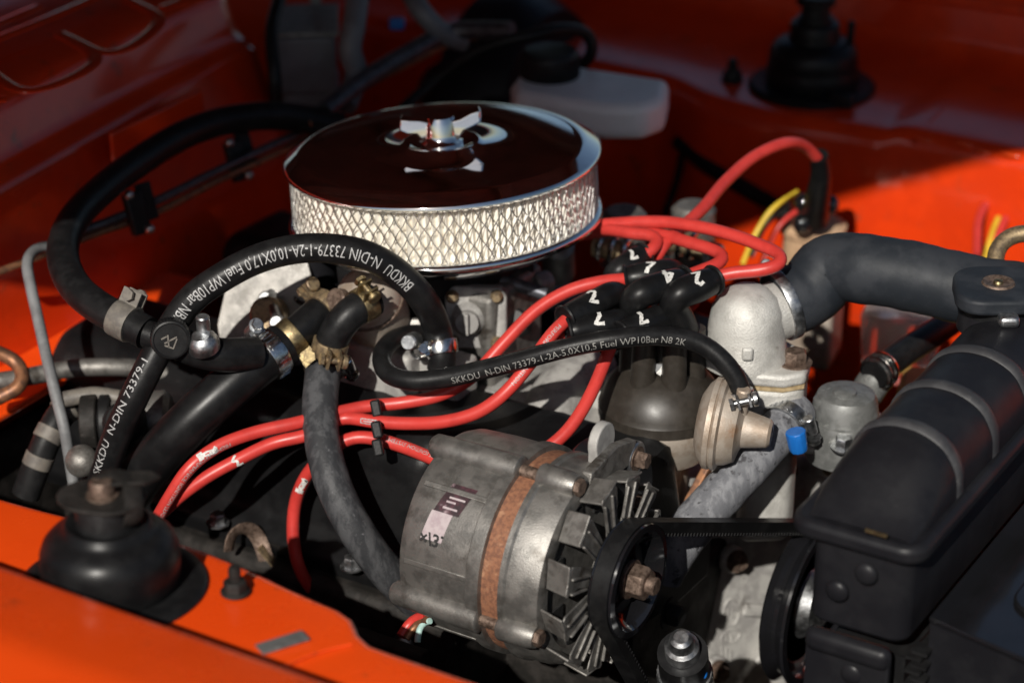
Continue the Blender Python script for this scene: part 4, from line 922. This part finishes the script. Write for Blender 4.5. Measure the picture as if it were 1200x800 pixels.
# =================================================================== far wing fittings
cc = at(952, 272, .79); co = thing('ignition_coil', 'tan topped ignition coil with black boot and red lead', 'coil', cc-Z*.08)
MB().lathe([(-.08, .024), (0, .025), (.002, .0285), (.007, .029), (.009, .026), (.013, .018), (.014, .001)], Matrix.Translation(cc), 40).build('can', 'tan', co)
MB().tube(catmull([at(960, 182, .893), at(962, 205, .872), at(958, 232, .845), at(955, 255, .818)], .003), lambda t: .0075+.0045*t, 18).build('boot', 'rubber_smooth', co)
for u, v, z in ((940, 262, .815), (942, 238, .83), (972, 240, .83)): MB().sphere(.0085, Matrix.Translation(at(u, v, z)), 16).build('terminal', 'black_gloss', co)
for i, (pts, m) in enumerate((([(935, 225, .83), (905, 245, .82), (885, 275, .80), (870, 310, .78)], 'yellow_wire'), ([(945, 240, .82), (915, 262, .81), (900, 290, .79), (890, 320, .77)], 'red_wire'), ([(925, 238, .82), (898, 262, .80), (880, 300, .78)], 'grey_cable'))):
    hose('coil_wire', PZ(pts), .0024, m, ('thin yellow wire drooping from the tan coil', 'thin red wire drooping from the tan coil', 'thin grey wire drooping from the tan coil')[i], 'wire', 'coil wires', 10)
hose('loom_cable', PZ([(795, 165, .80), (830, 195, .79), (880, 225, .78), (920, 250, .77), (960, 290, .75)]), .0075, 'rubber', 'black loom cable low along the far inner wing', 'cable', n=14)
hose('loom_cable', PZ([(770, 115, .83), (795, 135, .82), (800, 165, .80), (796, 200, .78), (780, 250, .76)]), .0035, 'rubber', 'thin black cable hanging below the white reservoir', 'cable', n=12)
for i, (pts, m) in enumerate((([(1200, 228, .80), (1165, 232, .805), (1148, 255, .80), (1145, 300, .78)], 'red_wire'), ([(1200, 226, .80), (1180, 240, .80), (1165, 268, .79), (1155, 305, .77)], 'yellow_wire'), ([(1200, 232, .80), (1186, 244, .80), (1172, 270, .79), (1162, 305, .77)], 'red_wire'))):
    hose('loom_wire', PZ(pts), .0038 if i != 1 else .003, m, ('thick red wire looping down the sunlit far wing', 'thin yellow wire beside red ones on the sunlit far wing', 'red wire tucked behind the yellow one on the far wing')[i], 'wire', 'wires on the far wing', 10)
cn = MB().box((0, 0, 0), (.05, .04, .03), Matrix.Translation(at(1205, 268, .78))).build('connector_block', 'black_plastic', bevel=.004); tag(cn, 'black plastic connector block against the sunlit far wing', 'connector')
gc = MB().cyl(.006, .03, fr(at(1178, 228, .802), RV), 14, .001).build('cable_clip', 'galvanised'); tag(gc, 'small metal clip holding the far wing wires', 'clip')
# brake fluid reservoir
rs = thing('fluid_reservoir', 'translucent white plastic fluid reservoir with black screw cap', 'reservoir', at(690, 135, .85))
rc0 = at(688, 118, .90); MRs = Matrix.Translation((rc0.x, rc0.y, 0)) @ Matrix.Rotation(R(12), 4, 'Z')
MB().prism([(-.062, -.018), (-.05, -.040), (.030, -.046), (.060, -.036), (.072, -.012), (.062, .035), (-.045, .045), (-.065, .03)], .884, .915, MRs).build('tank', 'white_plastic', rs, bevel=.008)
kk = at(644, 75, .925); cpp = MB().lathe([(.908, .022), (.914, .0245), (.934, .0245), (.937, .022), (.937, .001)], Matrix.Translation((kk.x, kk.y, 0)), 36).build('screw_cap', 'black_plastic', rs, ang=40)
for k in range(36):
    a = 2*math.pi*k/36; MB().box((kk.x+.0247*math.cos(a), kk.y+.0247*math.sin(a), .924), (.0016, .0016, .017), M0).build('grip_rib', 'black_plastic', cpp)
hose('reservoir_hose', PZ([(470, 130, .88), (510, 95, .90), (560, 60, .93), (620, 42, .945), (665, 34, .945), (690, 42, .935), (694, 62, .92), (680, 78, .905)]), .0052, 'rubber', 'thin black hose looping round the reservoir cap', 'hose', n=14)
ms = MB().lathe([(0, .02), (.01, .026), (.14, .026), (.15, .018), (.15, .001)], fr(at(640, 170, .80), V((-.9, .2, .15))), 32).build('master_cylinder', 'black_plastic'); tag(ms, 'black master cylinder under the white reservoir', 'cylinder')
bs = MB().lathe([(0, .05), (.01, .10), (.05, .105), (.08, .09), (.085, .03), (.085, .001)], fr(at(560, 105, .80), V((1, 0, 0))), 48).build('brake_servo', 'black_semi'); tag(bs, 'round black brake servo behind the air filter in deep shade', 'servo')
# wiper motor and cables in the recess
wm = thing('wiper_motor', 'grey boxy wiper motor in the dark bulkhead recess', 'motor', at(360, 100, .86))
wc = at(358, 62, .90); MW = Matrix.Translation((wc.x, wc.y, .90)) @ Matrix.Rotation(R(35), 4, 'Z')
MB().box((0, 0, 0), (.055, .075, .055), MW).build('case', 'grey_plastic', wm, bevel=.005)
MB().box((.004, 0, -.040), (.050, .066, .030), MW).build('gearbox', 'grey_plastic', wm, bevel=.004)
MB().box((0, 0, .030), (.060, .080, .004), MW).build('bracket', 'galvanised', wm, bevel=.001)
MB().box((.01, .045, .01), (.010, .010, .07), MW).build('bracket', 'galvanised', wm, bevel=.002)
hose('loom_cable', PZ([(420, -10, .97), (415, 30, .95), (410, 60, .93), (418, 85, .91), (405, 125, .89)]), .010, 'grey_plastic', 'grey sheathed cable hanging beside the wiper motor', 'cable', n=14)
hose('loom_cable', PZ([(330, -10, .96), (318, 40, .94), (322, 90, .91), (325, 130, .88)]), .006, 'rubber', 'black cable running down the bulkhead edge', 'cable', n=12)
hose('loom_cable', PZ([(480, -10, .96), (495, 15, .95), (520, 40, .93), (545, 50, .92)]), .009, 'grey_plastic', 'grey elbowed pipe high in the bulkhead recess', 'cable', n=12)
hose('loom_cable', PZ([(380, 130, .90), (430, 92, .91), (480, 62, .92), (530, 38, .93), (600, 36, .94)]), .008, 'steel_pipe', 'dark steel pipe slanting across the bulkhead recess', 'pipe', n=12)
hose('loom_cable', PZ([(360, 145, .895), (420, 104, .905), (470, 78, .91), (540, 46, .92), (560, 44, .92)]), .004, 'copper_pipe', 'thin copper pipe beside the steel one in the recess', 'pipe', n=12)
cn2 = MB().box((0, 0, 0), (.014, .012, .010), Matrix.Translation(at(465, 28, .93)) @ Matrix.Rotation(.6, 4, 'Z')).build('connector_block', 'blue_tab', bevel=.003); tag(cn2, 'small blue connector in the dark recess', 'connector')
# =================================================================== bulkhead pipes with clips
bp1, q1 = hose('brake_pipe', PZ([(355, 155, .880), (320, 170, .880), (255, 200, .878), (180, 237, .875), (120, 262, .872), (80, 275, .870), (55, 288, .868)]), .0036, 'steel_pipe', 'dark steel pipe clipped along the bulkhead', 'pipe', n=12)
bp2, q2 = hose('brake_pipe', PZ([(362, 163, .872), (325, 180, .872), (255, 212, .870), (180, 250, .867), (110, 275, .864), (40, 303, .862), (-10, 322, .86)]), .0030, 'copper_pipe', 'thin copper pipe under the steel pipe on the bulkhead', 'pipe', n=12)
for i, (u, v) in enumerate(((277, 188), (160, 250))):
    t = thing('pipe_clip', ('black pipe clip with bright screws close to the air filter', 'black pipe clip with bright screws near the heater hose bend')[i], 'clip', at(u, v, .862), 'pipe clips')
    Mc = fr(at(u, v, .874), V((.9, -.25, .35)), Z)
    MB().box((0, 0, 0), (.034, .016, .008), Mc).build('block', 'black_plastic', t, bevel=.002)
    MB().box((.006, -.014, -.004), (.030, .014, .004), Mc).build('block', 'black_plastic', t, bevel=.001)
    for a, b in ((.016, .006), (-.014, -.004)): MB().sphere(.004, Mc @ Matrix.Translation((a, b, .006)), 12).build('screw', 'zinc', t)
hose('choke_cable', PZ([(58, 288, .878), (42, 292, .880), (32, 306, .878), (36, 335, .868), (45, 375, .850), (55, 420, .832), (66, 465, .812), (75, 500, .795), (82, 540, .770), (90, 590, .74)]), .0042, 'grey_cable', 'pale grey cable hanging down the bulkhead near the wing', 'cable', n=12)
hose('steering_pipe', PZ([(-10, 448, .800), (40, 440, .800), (80, 432, .800), (130, 430, .800), (165, 432, .796), (200, 440, .79)]), .0068, 'alloy_dark', 'dirty metal pipe low across the bulkhead', 'pipe', n=14)
hose('loom_cable', PZ([(-10, 410, .82), (20, 425, .81), (25, 450, .80), (-10, 470, .79)]), .0055, 'copper_pipe', 'rusty bent bracket rod at the bulkhead corner', 'rod', n=12)
tb, tpth = hose('taped_cable', PZ([(100, 468, .80), (78, 478, .797), (60, 505, .785), (45, 540, .765), (30, 580, .74)]), .0105, 'black_plastic', 'black cable wrapped in pale tape rings beside the wing', 'cable', n=18)
for s in (.012, .032, .052): 
    i = int(s/.004)
    if i < len(tpth)-2: MB().cyl(.0110, .010, fr(tpth[i], tpth[i+1]-tpth[i]), 24, .0006).build('tape_ring', 'tape', tb)
cl = thing('clutch_lever', 'grimy metal cylinder with black straps behind the near strut dome', 'cylinder', at(115, 500, .76))
MB().cyl(.021, .06, fr(at(105, 495, .79), (RV+UV*.05)), 30, .004).build('barrel', 'alloy', cl)
MB().cyl(.0225, .012, fr(at(98, 495, .792), (RV+UV*.05)), 30, .001).build('strap', 'dark_grime', cl)
MB().cyl(.0225, .008, fr(at(120, 495, .792), (RV+UV*.05)), 30, .001).build('strap', 'black_plastic', cl)
MB().sphere(.012, Matrix.Translation(at(96, 540, .78)), 20).build('knob', 'alloy_dark', cl)
MB().tube(catmull(PZ([(75, 468, .81), (110, 462, .812), (140, 466, .81)]), .004), .006, 12).build('rod', 'tape', cl)
MB().cyl(.016, .05, fr(at(150, 520, .77), V((.4, -.5, .7))), 24, .003).build('barrel', 'black_plastic', cl)
# exhaust strap and dark bits below
es = thing('pipe_strap', 'dull brown curved metal strap by the orange ledge below the rocker cover', 'strap', at(290, 660, .66))
MB().tube(catmull(PZ([(268, 645, .70), (272, 625, .712), (288, 617, .715), (302, 628, .705), (312, 655, .69), (325, 690, .66)]), .004), .006, 10, flat=.3).build('strap', 'rusty_bolt', es)
MB().tube(catmull(PZ([(305, 640, .70), (318, 655, .69), (330, 672, .68)]), .004), .006, 10, flat=.35).build('strap', 'brass_dull', es)
ob = thing('starter_flange', 'dark flange with bolt holes beneath the scuffed hose', 'flange', at(430, 690, .63))
MB().cyl(.03, .012, fr(at(430, 685, .66), V((.2, -.8, .5))), 36, .002).build('plate', 'dark_grime', ob)
for u, v in ((420, 665), (445, 700)): MB().cyl(.008, .010, fr(at(u, v, .672), V((.2, -.8, .5))), 20, .0015).build('bolt', 'black_semi', ob)
hose('alternator_wire', PZ([(470, 745, .73), (478, 732, .735), (486, 724, .74), (500, 722, .745)]), .0036, 'red_wire', 'red wire at the back of the alternator by the ledge', 'wire', 'alternator wires', 10)
hose('alternator_wire', PZ([(476, 748, .73), (484, 736, .735), (492, 728, .74), (502, 726, .745)]), .0028, 'copper_pipe', 'brown wire at the back of the alternator by the ledge', 'wire', 'alternator wires', 10)
hose('alternator_wire', PZ([(489, 752, .73), (490, 740, .735), (494, 730, .74), (504, 727, .745)]), .0022, 'teal_chip', 'thin green wire at the back of the alternator', 'wire', 'alternator wires', 10)
for i, (u, v, z) in enumerate(((441, 478, .822), (442, 503, .815), (443, 524, .806))):
    c = MB().box((0, 0, 0), (.007, .012, .012), fr(at(u, v, z)-FV*.001, -FV, RV) @ Matrix.Rotation(.2, 4, 'Z')).build('lead_clip', 'black_plastic', bevel=.0015); tag(c, ('black lead clip on the uppermost lead', 'black lead clip on the printed middle lead', 'black lead clip on the lead marked 1')[i], 'clip', 'lead clips')
abk = MB().prism([(-.01, -.06), (.018, -.06), (.022, .01), (.010, .030), (-.010, .028), (-.014, .0)], .0, .008, fr(ax(775, 690, .24), X, Z) @ Matrix.Rotation(-.1, 4, 'Z')).build('alternator_bracket', 'black_semi', bevel=.001); tag(abk, 'black steel bracket with bolt right of the alternator pulley', 'bracket')
bolt('bolt', ax(783, 718, .25), X, .0085, .010, 'black_plastic', abk)
